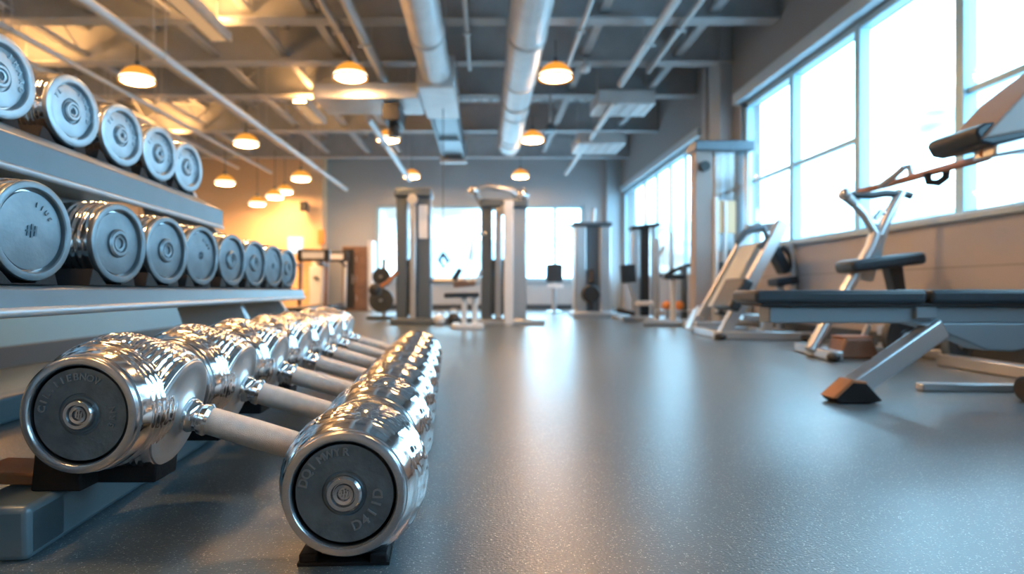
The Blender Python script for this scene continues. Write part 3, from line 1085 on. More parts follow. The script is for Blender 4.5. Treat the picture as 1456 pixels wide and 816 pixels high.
def bench_leg(q, p, foot=True, w=0.07, h=0.085):
    m = MB(); m.beam(p, q, w, h); lg = m.build('leg', 'steel', bn, 0.010, 3)
    if foot:
        d = (Vector(q) - Vector(p)).normalized()
        # rubber boot, an angular wedge closing the tube and standing on the floor
        q = Vector(q)
        m = MB()
        yy0, yy1 = q.y - 0.052, q.y + 0.052
        sx = 1 if d.x > 0 else -1
        poly = [(q.x - sx * 0.10, 0.012), (q.x - sx * 0.045, 0.0), (q.x + sx * 0.075, 0.0), (q.x + sx * 0.10, 0.022), (q.x + sx * 0.02, 0.094), (q.x - sx * 0.03, 0.088)]
        m.prism([(x, yy0, z) for x, z in poly], (0, yy1 - yy0, 0))
        m.build('rubber_boot', 'rubber', lg, 0.008, 3)
        m = MB()
        m.prism([(q.x + sx * 0.103, yy0 - 0.001, 0.024), (q.x + sx * 0.022, yy0 - 0.001, 0.097), (q.x - sx * 0.033, yy0 - 0.001, 0.091), (q.x - sx * 0.035, yy0 - 0.001, 0.080), (q.x + sx * 0.02, yy0 - 0.001, 0.084), (q.x + sx * 0.085, yy0 - 0.001, 0.022)], (0, yy1 - yy0 + 0.002, 0))
        m.build('boot_cover', 'brown', lg, 0.003, 2)
    return lg


bench_leg((1.475, BY + 0.0, 0.055), (1.875, BY + 0.07, 0.298))
bench_leg((2.75, BY + 0.10, 0.055), (2.30, BY + 0.10, 0.298))
m = MB(); m.beam((1.95, BY + 0.32, 0.018), (2.65, BY + 0.28, 0.018), 0.06, 0.035); m.beam((2.45, BY + 0.29, 0.03), (2.33, BY + 0.12, 0.26), 0.05, 0.06); m.build('base_tube', 'steel', bn, 0.006)
t = thing('foam_roller', 'dark foam roller lying on the floor at the right edge under the bench', 'roller', (2.35, 2.95, 0))
m = MB(); m.lathe([(0, 0.030), (0.0, 0.044), (0.008, 0.052), (0.43, 0.052), (0.438, 0.044), (0.438, 0.03)], (2.17, 2.76, 0.052), (1, 0.05, 0), 32); m.build('foam_sleeve', 'vinyl', t)
m = MB(); m.lathe([(-0.004, 0.018), (-0.004, 0.032), (0.442, 0.032), (0.442, 0.018)], (2.17, 2.76, 0.052), (1, 0.05, 0), 24); m.build('core_tube', 'black', t)


# ------------------------------------------------------------------ machine with Y-shaped handles
YY = 4.72
ym = thing('rowing_machine', 'silver exercise machine with Y-shaped handle arms and a dark seat before the near window', 'exercise machine', (2.5, YY, 0))
fk = W(1246, 332, YY)
m = MB(); m.path([W(1152, 498, YY - 0.1), W(1205, 408, YY), W(1240, 350, YY), fk], 0.040, 14); m.build('main_post', 'steel', ym)
m = MB(); m.beam(W(1240, 398, YY) + Vector((0, 0.1, 0)), W(1256, 318, YY) + Vector((0, 0.03, 0)), 0.10, 0.08); m.build('column_plate', 'steel', ym, 0.015)
m = MB(); m.path([W(1246, 335, YY), W(1228, 304, YY), W(1208, 284, YY)], 0.028, 12); m.build('handle_arm', 'steel', ym)
m = MB(); m.path([W(1250, 335, YY), W(1266, 300, YY), W(1282, 272, YY)], 0.034, 12); m.build('handle_arm', 'steel', ym)
m = MB(); m.path([W(1258, 318, YY), W(1262, 303, YY), W(1252, 301, YY), W(1244, 311, YY)], 0.018, 10); m.build('link', 'steel', ym)
m = MB(); m.path([W(1200, 275, YY), W(1213, 277, YY), W(1240, 278, YY), W(1258, 275, YY), W(1288, 276, YY), W(1296, 279, YY)], 0.026, 12); m.build('handlebar', 'black', ym)
m = MB(); m.path([W(1198, 277, YY - 0.1), W(1205, 281, YY - 0.06), W(1213, 288, YY)], 0.034, 12); m.ball(W(1202, 276, YY - 0.1), 0.042); m.build('grip', 'steel', ym)
m = MB()
a0, a1 = W(1212, 379, YY - 0.1), W(1318, 366, YY - 0.1)
m.beam(a0 + Vector((0, 0.12, 0)), a1 + Vector((0, 0.12, 0)), 0.26, 0.085)
m.build('seat_pad', 'vinyl', ym, 0.03, 4)
m = MB(); m.prism([W(1264, 378, YY), W(1284, 376, YY), W(1290, 420, YY), W(1284, 508, YY), W(1268, 508, YY), W(1274, 420, YY)], (0, 0.1, 0)); m.build('seat_post', 'black', ym, 0.008)
m = MB()
g0 = W(1150, 506, YY - 0.05)
m.beam((g0.x, YY - 0.05, 0.035), (3.05, YY + 0.0, 0.035), 0.08, 0.06)
m.beam((g0.x, YY - 0.42, 0.035), (g0.x + 0.12, YY + 0.35, 0.035), 0.08, 0.06)
m.beam((2.95, YY - 0.35, 0.035), (2.95, YY + 0.35, 0.035), 0.08, 0.06)
m.build('base_frame', 'steel', ym, 0.008)
m = MB(); m.beam(W(1330, 470, YY), W(1250, 470, YY), 0.06, 0.06); m.path([W(1236, 462, YY), W(1228, 480, YY), W(1220, 500, YY)], 0.022, 10); m.build('cross_strut', 'steel', ym, 0.005)
m = MB(); m.ball((g0.x - 0.02, YY - 0.42, 0.03), 0.04, 0.05, 0.03); m.build('foot_cap', 'black', ym)

# plates, box and small gear on the floor behind the bench
t = thing('step_box', 'small brown step box on the floor behind the bench, right of the slanted strut', 'step box', (2.42, 4.55, 0))
m = MB(); m.prism([(2.30, 4.45, 0), (2.58, 4.45, 0), (2.53, 4.45, 0.14), (2.35, 4.45, 0.14)], (0, 0.2, 0)); m.build('body', 'wood', t, 0.02, 3)
m = MB(); m.bb(2.345, 2.535, 4.46, 4.64, 0.138, 0.150); m.build('tread_mat', 'brown', t, 0.004)


def plate_obj(label, c, r, w, d, mtl='stack'):
    t = thing('weight_plate', label, 'weight plate', (c[0], c[1], 0))
    m = MB()
    m.lathe([(0, 0.025), (0, r * 0.30), (0.004, r * 0.33), (0.004, r * 0.80), (0, r * 0.84), (0, r * 0.97), (0.006, r), (w - 0.006, r), (w, r * 0.97), (w, r * 0.84), (w - 0.004, r * 0.8), (w - 0.004, r * 0.33), (w, r * 0.3), (w, 0.025)], c, d, 40)
    m.build('disc', mtl, t)
    m = MB(); m.lathe([(-0.003, 0.018), (-0.003, 0.034), (w + 0.003, 0.034), (w + 0.003, 0.018)], c, d, 24); m.build('sleeve', 'steel', t)


plate_obj('dark weight plate standing on the floor under the Y-shaped machine', (2.66, 4.38, 0.152), 0.15, 0.05, (0.25, -1, 0.0))
plate_obj('dark weight plate leaning left of the bench leg joint', (2.86, 4.18, 0.132), 0.13, 0.05, (0.5, -1, 0.0), 'steeld')

# ------------------------------------------------------------------ press with a long bar and cushion, right edge
PY = 3.0
pr_ = thing('chest_press_machine', 'machine at the right edge with a long thin bar, loop grip and big cushion', 'exercise machine', (2.75, PY + 0.1, 0))
m = MB()
m.beam((2.80, PY + 0.28, 0.05), (2.80, PY + 0.28, 1.75), 0.10, 0.10)
m.beam((2.75, PY + 0.22, 0.035), (2.75, PY + 1.1, 0.035), 0.09, 0.07).beam((2.75, PY + 0.28, 0.035), (3.0, PY + 0.28, 0.035), 0.09, 0.07)
m.beam((2.80, PY + 0.07, 1.12), (2.80, PY + 0.30, 1.12), 0.08, 0.08)
m.build('upright', 'steel', pr_, 0.01)
m = MB(); m.prism([W(1414, 222, PY), W(1416, 204, PY), W(1470, 190, PY), W(1590, 178, PY), W(1590, 205, PY), W(1470, 212, PY)], (0, 0.14, 0)); m.build('pivot_block', 'steel', pr_, 0.01)
m = MB(); m.path([W(1416, 213, PY) + Vector((0, 0.07, 0)), W(1405, 222, PY + 0.1), W(1390, 227, PY + 0.2), W(1330, 243, PY + 0.7), W(1260, 263, PY + 1.3), W(1222, 272, PY + 1.62)], 0.020, 12); m.build('lever_bar', 'brown', pr_)
m = MB(); m.path([W(1318, 246, PY + 0.72), W(1321, 259, PY + 0.72), W(1334, 260, PY + 0.7), W(1345, 252, PY + 0.68), W(1346, 240, PY + 0.66)], 0.020, 12); m.build('loop_grip', 'black', pr_)
m = MB(); m.path([W(1250, 266, PY + 1.2), W(1272, 250, PY + 1.1), W(1285, 238, PY + 1.05), W(1293, 236, PY + 1.05), W(1296, 250, PY + 1.0)], 0.018, 12); m.build('pull_handle', 'steel', pr_)
# cushion: dark shell with a warm grey wedge on top
m = MB(); m.prism([W(1388, 188, PY), W(1390, 180, PY), W(1402, 174, PY), W(1420, 172, PY), W(1600, 130, PY), W(1600, 168, PY), W(1412, 206, PY), W(1396, 203, PY)], (0, 0.34, 0)); m.build('cushion_shell', 'vinyl', pr_, 0.02, 4)
m = MB(); m.prism([W(1398, 197, PY - 0.02), W(1416, 176, PY - 0.02), W(1462, 126, PY - 0.02), W(1600, 20, PY - 0.02), W(1600, 160, PY - 0.02)], (0, 0.30, 0)); m.build('cushion_cover', 'cushion', pr_, 0.012, 3)

# ------------------------------------------------------------------ A-frame leg press
AY = 6.3
am = thing('leg_press_machine', 'slanted silver A-frame leg press with pale sled, left of the bench end', 'exercise machine', (2.4, AY, 0))
m = MB(); m.beam(W(1028, 476, AY), W(1113, 316, AY), 0.09, 0.105); m.build('slide_rail', 'steel', am, 0.01)
m = MB(); m.beam(W(996, 452, AY + 0.7), W(1068, 322, AY + 0.7), 0.08, 0.09); m.build('slide_rail', 'steel', am, 0.01)
m = MB()
m.beam((2.10, AY, 0.04), (2.98, AY - 0.15, 0.04), 0.09, 0.075).beam((2.14, AY + 0.72, 0.04), (2.76, AY + 0.72, 0.04), 0.09, 0.075)
m.beam((2.18, AY - 0.04, 0.04), (2.18, AY + 0.78, 0.04), 0.08, 0.07).beam((2.72, AY - 0.12, 0.04), (2.72, AY + 0.75, 0.04), 0.08, 0.07)
m.build('base_frame', 'steel', am, 0.01)
m = MB(); m.beam(W(1112, 322, AY), W(1066, 326, AY + 0.7), 0.08, 0.08); m.build('top_bar', 'steeld', am, 0.01)
m = MB(); m.prism([W(1026, 438, AY + 0.15), W(1078, 345, AY + 0.15), W(1104, 340, AY + 0.15), W(1062, 440, AY + 0.15)], (0, 0.45, 0)); m.build('sled', 'pale', am, 0.02, 3)
m = MB(); m.beam(W(1030, 440, AY + 0.1), W(1052, 398, AY + 0.1), 0.5, 0.10); m.build('back_pad', 'vinyl', am, 0.025, 3)
m = MB(); m.path([W(1048, 345, AY), W(1060, 330, AY), W(1085, 322, AY), W(1092, 340, AY), W(1080, 352, AY)], 0.03, 10); m.build('handle', 'steeld', am)
m = MB(); m.beam(W(1090, 440, AY), W(1090, 482, AY), 0.09, 0.09); m.beam((2.58, AY, 0.2), (2.98, AY, 0.2), 0.07, 0.07); m.build('rear_post', 'steel', am, 0.01)
m = MB(); m.prism([W(1058, 447, AY), W(1088, 447, AY), W(1090, 456, AY), W(1056, 456, AY)], (0, 0.4, 0)); m.build('foot_plate', 'steel', am, 0.01)
for c in (W(1024, 473, AY - 0.05), W(1148, 478, AY - 0.2)):
    m = MB(); m.ball((c.x, c.y, 0.03), 0.055, 0.07, 0.03); m.build('foot_cap', 'black', am)

# dark seated machine against the wall behind it
DY = 7.1
dm = thing('seated_curl_machine', 'small dark seated machine against the right wall behind the leg press', 'exercise machine', (3.0, DY, 0))
m = MB(); m.path([W(1128, 455, DY - .2), W(1131, 400, DY - .2), W(1124, 345, DY - .2)], 0.03, 12); m.build('post', 'steel', dm)
m = MB(); m.beam(W(1098, 352, DY - .1), W(1116, 388, DY - .1), 0.20, 0.09); m.build('back_pad', 'vinyl', dm, 0.02, 3)
m = MB(); m.beam(W(1098, 402, DY - .2), W(1128, 398, DY - .2), 0.26, 0.08); m.build('seat_pad', 'vinyl', dm, 0.02, 3)
m = MB(); m.path([W(1112, 350, DY - .2), W(1122, 362, DY - .2), W(1134, 402, DY - .2)], 0.025, 10); m.build('arm', 'black', dm)
m = MB(); m.beam((2.86, DY - 0.1, 0.03), (3.11, DY - 0.1, 0.03), 0.3, 0.06); m.tube((3.0, DY - .15, 0.05), (3.0, DY - .15, 0.5), 0.04, 12); m.build('base', 'steel', dm, 0.008)

# ------------------------------------------------------------------ tall cable station by the pillar
CY = 8.1
ct = thing('cable_station', 'tall cable station with clear shroud standing at the pillar by the windows', 'exercise machine', (2.8, CY, 0))
x0, x1 = 2.46, 3.14
m = MB(); m.bb(x0, x0 + 0.20, CY - 0.1, CY + 0.10, 0.0, 2.10); m.build('post', 'cushion', ct, 0.01)
m = MB(); m.bb(x1 - 0.07, x1, CY - 0.08, CY + 0.08, 0.05, 2.10); m.build('post', 'steel', ct, 0.01)
m = MB(); m.bb(x0 - 0.02, x1 + 0.0, CY - 0.16, CY + 0.20, 2.08, 2.20); m.build('top_cap', 'steeld', ct, 0.015)
m = MB(); m.bb(x0 + 0.24, x1 - 0.10, CY - 0.09, CY - 0.08, 0.9, 2.08); m.build('shroud', 'shroud', ct)
m = MB()
for k in range(14):
    m.bb(x0 + 0.30, x1 - 0.16, CY - 0.04, CY + 0.12, 0.16 + k * 0.045, 0.16 + k * 0.045 + 0.040)
m.build('weight_stack', 'stack', ct)
m = MB(); m.tube((x0 + 0.36, CY + 0.02, 0.1), (x0 + 0.36, CY + 0.02, 2.08), 0.012, 8).tube((x1 - 0.22, CY + 0.02, 0.1), (x1 - 0.22, CY + 0.02, 2.08), 0.012, 8); m.build('guide_rod', 'steel', ct)
m = MB(); m.bb(x0 - 0.05, x1, CY - 0.30, CY + 0.25, 0, 0.09); m.prism([(x0 - 0.10, CY - 0.2, 0), (x0 + 0.02, CY - 0.2, 0.0), (x0 + 0.02, CY - 0.2, 0.28)], (0, 0.2, 0)); m.build('base', 'steel', ct, 0.012)
m = MB(); m.tube((x0 + 0.1, CY - 0.16, 1.9), (x0 + 0.1, CY - 0.10, 1.9), 0.06, 20); m.build('pulley', 'black', ct)
m = MB(); m.bb(x0 + 0.25, x0 + 0.47, CY - 0.11, CY - 0.10, 1.12, 1.50); m.build('instruction_card', 'tan', ct)
m = MB(); m.bb(x0 + 0.22, x0 + 0.26, CY - 0.14, CY - 0.09, 0.2, 1.55).bb(x0 + 0.33, x0 + 0.36, CY - 0.14, CY - 0.10, 0.2, 1.5); m.build('slide_tube', 'white', ct, 0.006)


# ------------------------------------------------------------------ weight towers in the middle distance
def tower(label, Y, px0, px1, pyt, style):
    xa, xb = (px0 - VX) * Y / F, (px1 - VX) * Y / F
    top = H + (VY - pyt) * Y / F
    t = thing('weight_tower', label, 'exercise machine', ((xa + xb) / 2, Y, 0))
    w = xb - xa
    m = MB(); m.bb(xa, xa + 0.15, Y - 0.15, Y + 0.15, 0.0, top - 0.02); m.build('post', 'steeld', t, 0.02)
    m = MB(); m.bb(xa + 0.19, xa + 0.27, Y - 0.2, Y - 0.12, 0.0, top - 0.12); m.build('post', 'steel', t, 0.012)
    m = MB(); m.bb(xb - 0.20, xb, Y - 0.1, Y + 0.2, 0.0, top - 0.1); m.build('post', 'steel' if style else 'steeld', t, 0.02)
    m = MB()
    for k in range(18):
        m.bb(xa + 0.10, xb - 0.14, Y - 0.06, Y + 0.10, 0.12 + k * 0.042, 0.12 + k * 0.042 + 0.037)
    m.build('weight_stack', 'stack', t)
    m = MB(); m.tube((xa + w * 0.45, Y, 0.1), (xa + w * 0.45, Y, top - 0.1), 0.012, 8).tube((xa + w * 0.62, Y, 0.1), (xa + w * 0.62, Y, top - 0.1), 0.012, 8); m.build('guide_rod', 'steel', t)
    m = MB(); m.bb(xa - 0.02, xb + 0.02, Y - 0.2, Y + 0.22, top - 0.12, top); m.build('top_cap', 'steeld', t, 0.03, 3)
    m = MB(); m.bb(xa - 0.05, xb + 0.05, Y - 0.4, Y + 0.3, 0, 0.08); m.build('base', 'steeld', t, 0.015)
    m = MB(); m.tube((xa + w * 0.5, Y - 0.27, top - 0.16), (xa + w * 0.5, Y - 0.2, top - 0.16), 0.07, 20); m.build('pulley', 'steel', t)
    return t, xa, xb, top


TY = 9.3
t, xa, xb, top = tower('weight tower left of the middle windows, under the lamp line', TY, 565, 613, 270, 0)
m = MB(); m.path([(xa + 0.03, TY - 0.2, 0.70), (xa - 0.10, TY - 0.25, 0.55), (xa - 0.22, TY - 0.25, 0.48)], 0.03, 10); m.build('handle_arm', 'brown', t)
m = MB(); m.ball((xa - 0.26, TY - 0.25, 0.46), 0.09); m.build('handle_pad', 'black', t)
m = MB(); m.bb(xa + 0.30, xa + 0.42, TY - 0.13, TY - 0.1, 1.15, 1.60); m.build('instruction_card', 'white', t)
m = MB(); m.path([(xb, TY, 0.58), (xb + 0.2, TY - 0.05, 0.58), (xb + 0.46, TY - 0.1, 0.58)], 0.04, 12); m.build('side_arm', 'steel', t)
m = MB(); m.bb(xb + 0.0, xb + 0.62, TY - 0.30, TY - 0.18, 0.0, 0.09); m.build('floor_beam', 'steeld', t, 0.012)
t, xa2, xb2, top2 = tower('weight tower right of the middle windows with curved overhead arm', TY, 684, 748, 285, 1)
m = MB(); m.path([(xa2 + 0.02, TY - 0.1, top2 - 0.06), (xa2 - 0.10, TY - 0.2, top2 + 0.10), (xa2 + 0.08, TY - 0.2, top2 + 0.17), (xa2 + 0.4, TY - 0.2, top2 + 0.10), (xb2 - 0.05, TY - 0.1, top2 - 0.02)], 0.045, 12); m.build('overhead_arm', 'steel', t)
m = MB(); m.ball((xa2 - 0.10, TY - 0.2, top2 + 0.10), 0.07); m.build('arm_joint', 'chrome', t)
m = MB(); m.ball((xb2 - 0.06, TY - 0.15, top2 + 0.05), 0.09); m.build('arm_joint', 'chrome', t)
m = MB(); m.bb(xa2 + 0.30, xa2 + 0.42, TY - 0.5, TY - 0.38, 0.0, top2 - 0.06); m.build('front_post', 'white', t, 0.012)
m = MB(); m.bb(xa2 - 0.06, xb2 + 0.22, TY - 0.46, TY - 0.34, 0.0, 0.07); m.build('floor_beam', 'steel', t, 0.012)
m = MB(); m.path([(xa2 + 0.06, TY - 0.3, 1.2), (xa2 - 0.1, TY - 0.35, 1.18), (xa2 - 0.14, TY - 0.38, 0.85)], 0.022, 10); m.build('cable_handle', 'steel', t)

# adjustable seat between the towers
SY = 8.0
st = thing('adjustable_bench', 'small bench with dark pads and white legs between the two weight towers', 'bench', (-0.25, SY, 0))
m = MB(); m.beam(W(632, 420, SY), W(682, 419, SY), 0.26, 0.06); m.build('seat_pad', 'vinyl', st, 0.02, 3)
m = MB(); m.beam(W(645, 405, SY + .1), W(676, 402, SY + .1), 0.24, 0.07); m.build('upper_pad', 'wood', st, 0.02, 3)
m = MB(); m.beam(W(645, 398, SY), W(655, 382, SY), 0.2, 0.06); m.build('back_pad', 'black', st, 0.015, 3)
m = MB(); m.beam(W(660, 422, SY), (W(660, 422, SY).x, SY, 0.02), 0.06, 0.06); m.build('leg', 'white', st, 0.01)
m = MB(); m.beam(W(675, 422, SY), (W(675, 422, SY).x, SY, 0.02), 0.06, 0.06); m.build('leg', 'white', st, 0.01)
m = MB(); m.beam((-0.36, SY, 0.03), (-0.02, SY, 0.03), 0.24, 0.06); m.beam((-0.36, SY, 0.03), (-0.36, SY + 0.4, 0.03), 0.08, 0.06); m.build('base', 'white', st, 0.012)
m = MB(); m.path([W(662, 402, SY), W(680, 396, SY), W(684, 384, SY)], 0.02, 10); m.build('support', 'steel', st)

# cable hanging with a dark strap handle before the middle window
t = thing('hanging_strap_handle', 'dark strap handle hanging before the middle window between the towers', 'strap handle', W(630, 370, TY - 0.1))
pL = W(630, 370, TY - 0.1)
m = MB(); m.tube(pL + Vector((0.0, 0, 0.08)), (pL.x, pL.y, 3.42), 0.006, 8); m.build('cord', 'black', t)
m = MB(); m.path([pL + Vector((0, 0, 0.09)), pL + Vector((-0.05, 0, 0)), pL + Vector((0.01, 0, -0.1)), pL + Vector((0.07, 0, -0.02)), pL + Vector((0.0, 0, 0.09))], 0.025, 10); m.build('grip_loop', 'black', t)

# plate tree and floor weights round the towers
t = thing('plate_tree', 'dark weight plate tree on the floor left of the left weight tower', 'plate rack', W(546, 440, 10.6))
px = W(546, 440, 10.6).x
m = MB(); m.beam((px, 10.6, 0.04), (px, 10.6, 0.95), 0.07, 0.07); m.build('post', 'steel', t, 0.008)
m = MB(); m.beam((px - 0.25, 10.6, 0.03), (px + 0.25, 10.6, 0.03), 0.3, 0.06); m.build('base', 'steeld', t, 0.01)
for z, rr in ((0.30, 0.19), (0.66, 0.14)):
    m = MB(); m.lathe([(0, 0.03), (0, rr * 0.95), (0.008, rr), (0.05, rr), (0.058, rr * 0.95), (0.058, 0.03)], (px - 0.02, 10.50, z), (0, -1, 0), 32); m.build('plate', 'stack', t)
    m = MB(); m.tube((px - 0.02, 10.58, z), (px - 0.02, 10.36, z), 0.022, 14); m.build('peg', 'steel', t)


def kettlebell(label, c, r, body):
    t = thing('kettlebell', label, 'kettlebell', (c[0], c[1], 0), 'kettlebells on the floor between the towers')
    m = MB(); m.lathe([(0, r * 0.55), (r * 0.12, r * 0.75), (r * 0.5, r * 0.97), (r * 0.85, r), (r * 1.3, r * 0.88), (r * 1.7, r * 0.5), (r * 1.8, 0.001)], (c[0], c[1], 0), (0, 0, 1), 28); m.build('bell', body, t)
    m = MB(); m.path([(c[0] - r * 0.55, c[1], r * 1.45), (c[0] - r * 0.68, c[1], r * 2.0), (c[0] - r * 0.4, c[1], r * 2.4), (c[0] + r * 0.4, c[1], r * 2.4), (c[0] + r * 0.68, c[1], r * 2.0), (c[0] + r * 0.55, c[1], r * 1.45)], r * 0.16, 10); m.build('handle', 'steel', t)


kettlebell('pale kettlebell on the floor right of the left weight tower', (-0.60, 8.95), 0.075, 'white')
kettlebell('dark kettlebell on the floor beside the pale one between the towers', (-0.42, 9.05), 0.085, 'black')

# ------------------------------------------------------------------ grey enclosed machine and neighbours on the right half
GY = 11.6
gx0, gx1 = (815 - VX) * GY / F, (866 - VX) * GY / F
gm = thing('shrouded_weight_machine', 'grey machine with a full shroud and a round black pad, before the back corner', 'exercise machine', ((gx0 + gx1) / 2, GY, 0))
gt = H + (VY - 322) * GY / F
m = MB(); m.bb(gx0, gx0 + 0.2, GY - 0.2, GY + 0.2, 0, gt); m.build('side_shroud', 'steel', gm, 0.03, 3)
m = MB(); m.bb(gx1 - 0.2, gx1, GY - 0.2, GY + 0.2, 0, gt); m.build('side_shroud', 'steel', gm, 0.03, 3)
m = MB(); m.bb(gx0 + 0.19, gx1 - 0.19, GY - 0.14, GY + 0.2, 0.05, gt - 0.02); m.build('centre_panel', 'steeld', gm, 0.01)
m = MB(); m.bb(gx0 - 0.02, gx1 + 0.02, GY - 0.22, GY + 0.22, gt - 0.02, gt + 0.06); m.build('top_cap', 'steeld', gm, 0.02)
m = MB(); m.bb(gx0 - 0.05, gx1 + 0.05, GY - 0.42, GY + 0.3, 0, 0.10); m.build('base', 'steel', gm, 0.02)
m = MB(); m.lathe([(0, 0.13), (0.02, 0.15), (0.07, 0.15), (0.09, 0.12)], W(841, 418, GY - 0.32), (0, 1, 0), 28); m.beam(W(841, 402, GY - 0.28), W(841, 384, GY - 0.2), 0.08, 0.06); m.build('round_pad', 'black', gm, 0.0)
m = MB(); m.beam(W(841, 418, GY - 0.25), W(841, 440, GY - 0.25), 0.06, 0.06); m.build('pad_stem', 'black', gm)
m = MB(); m.path([W(801, 318, GY), W(822, 324, GY), W(838, 321, GY), W(846, 316, GY)], 0.025, 10); m.tube(W(843, 322, GY), W(845, 297, GY), 0.03, 12); m.build('crossbar', 'steel', gm)

t = thing('pedestal_stool', 'small black-topped pedestal stool before the back window, left of the shrouded machine', 'stool', W(788, 440, 13.6))
sx = W(788, 440, 13.6).x
m = MB(); m.lathe([(0, 0.16), (0.02, 0.19), (0.03, 0.19), (0.06, 0.05), (0.62, 0.04), (0.64, 0.06)], (sx, 13.6, 0), (0, 0, 1), 28); m.build('pedestal', 'steel', t)
m = MB(); m.bb(sx - 0.16, sx + 0.16, 13.45, 13.75, 0.62, 0.98); m.build('back_pad', 'black', t, 0.04, 3)
m = MB(); m.bb(sx - 0.14, sx + 0.14, 13.2, 13.5, 0.50, 0.57); m.build('seat', 'white', t, 0.02, 3)

# seated machine and stand near the second right window
QY = 10.4
qm = thing('lat_machine', 'machine with dark top plate and black back pad before the far right windows', 'exercise machine', (2.35, QY, 0))
m = MB(); m.beam(W(896, 325, QY), W(936, 320, QY), 0.3, 0.05); m.build('top_plate', 'black', qm, 0.01)
m = MB(); m.beam(W(903, 325, QY), W(903, 452, QY), 0.10, 0.10); m.build('post', 'steel', qm, 0.012)
m = MB(); m.beam(W(916, 323, QY), W(916, 452, QY), 0.13, 0.13); m.build('post', 'black', qm, 0.012)
m = MB(); m.beam(W(929, 322, QY), W(929, 452, QY), 0.07, 0.07); m.build('post', 'steel', qm, 0.012)
m = MB(); m.beam(W(892, 376, QY - .3), W(894, 402, QY - .3), 0.22, 0.09); m.build('back_pad', 'vinyl', qm, 0.02, 3)
m = MB(); m.beam(W(905, 431, QY - .3), W(927, 431, QY - .3), 0.3, 0.07); m.build('seat_pad', 'white', qm, 0.02, 3)
m = MB(); m.beam(W(894, 400, QY - .28), W(905, 430, QY - .28), 0.06, 0.06); m.build('seat_arm', 'steel', qm, 0.01)
m = MB(); m.bb(1.98, 2.62, QY - 0.55, QY + 0.3, 0, 0.07); m.build('base', 'steel', qm, 0.015)
m = MB(); m.beam(W(874, 440, QY - .6), W(900, 446, QY - .6), 0.3, 0.06); m.build('foot_plate', 'black', qm, 0.012)
QZ = 9.5
bm_ = thing('ball_stand', 'slim silver stand with forked arms carrying two orange balls by the far right windows', 'stand', (2.55, QZ, 0))
m = MB(); m.beam(W(934, 340, QZ), W(934, 456, QZ), 0.06, 0.08); m.build('post', 'steel', bm_, 0.01)
m = MB(); m.beam(W(955, 330, QZ + .2), W(955, 455, QZ + .2), 0.05, 0.05); m.build('post', 'steel', bm_, 0.01)
m = MB(); m.beam(W(972, 378, QZ), W(972, 456, QZ), 0.08, 0.1); m.build('post', 'steeld', bm_, 0.01)
m = MB(); m.path([W(934, 390, QZ), W(945, 392, QZ), W(958, 385, QZ), W(975, 378, QZ), W(984, 377, QZ)], 0.03, 10); m.build('fork', 'black', bm_)
m = MB(); m.path([W(930, 352, QZ), W(936, 366, QZ), W(944, 350, QZ)], 0.025, 10); m.build('yoke', 'steel', bm_)
m = MB(); m.bb(2.28, 2.95, QZ - 0.25, QZ + 0.25, 0.0, 0.06); m.build('base', 'steel', bm_, 0.012)
zz = 0.17
m = MB(); m.bb(2.36, 2.92, QZ - 0.14, QZ + 0.06, zz - 0.01, zz + 0.01).bb(2.5, 2.54, QZ - 0.06, QZ - 0.02, 0.05, zz).bb(2.82, 2.86, QZ - 0.06, QZ - 0.02, 0.05, zz); m.build('shelf', 'steel', bm_, 0.004)
for k, (px, lab) in enumerate(((948, 'orange ball on the slim stand, the left one of two'), (966, 'orange ball on the slim stand, the right one of two'))):
    c = W(px, 430, QZ - 0.05)
    m = MB(); m.ball((c.x, c.y, zz + 0.01 + 0.065), 0.065)
    b = m.build('medicine_ball', 'orange', org=(c.x, c.y, zz + 0.01))
    tag(b, lab, 'ball', 'orange balls on the stand')
t = thing('resistance_frame', 'low silver frame standing on the floor left of the cable station', 'exercise machine', (2.2, 8.9, 0))
m = MB(); m.path([(1.98, 8.55, 0.04), (2.5, 8.5, 0.04), (2.62, 8.8, 0.05)], 0.035, 12); m.build('floor_tube', 'steel', t)
m = MB(); m.beam((2.35, 8.55, 0.05), (2.35, 8.55, 0.62), 0.06, 0.06); m.build('post', 'white', t, 0.01)
m = MB(); m.beam((2.22, 8.55, 0.62), (2.48, 8.55, 0.62), 0.2, 0.06); m.build('pad', 'vinyl', t, 0.015, 3)

# ------------------------------------------------------------------ far left by the tan wall
t = thing('locker_cabinet', 'tall brown cabinet with pale side beside the back window', 'cabinet', W(507, 440, 15.2))
cx = W(507, 440, 15.2).x
m = MB(); m.bb(cx - 0.28, cx + 0.28, 15.0, 15.6, 0, 1.42); m.build('body', 'wood', t, 0.01)
m = MB(); m.bb(cx - 0.26, cx - 0.02, 14.98, 15.0, 0.06, 1.36); dd = m.build('door', 'black', t, 0.005)
m = MB(); m.bb(cx - 0.05, cx - 0.035, 14.95, 14.98, 0.6, 0.8); m.build('handle', 'steel', dd)
for k in range(3):
    m = MB(); m.bb(cx, cx + 0.26, 14.975, 15.0, 0.08 + k * 0.43, 0.48 + k * 0.43); dd = m.build('door', 'wood', t, 0.005)
    m = MB(); m.bb(cx + 0.03, cx + 0.045, 14.95, 14.975, 0.22 + k * 0.43, 0.34 + k * 0.43); m.build('handle', 'steel', dd)
m = MB(); m.bb(cx + 0.28, cx + 0.38, 15.0, 15.6, 0, 1.55); m.build('side_panel', 'white', t, 0.01)

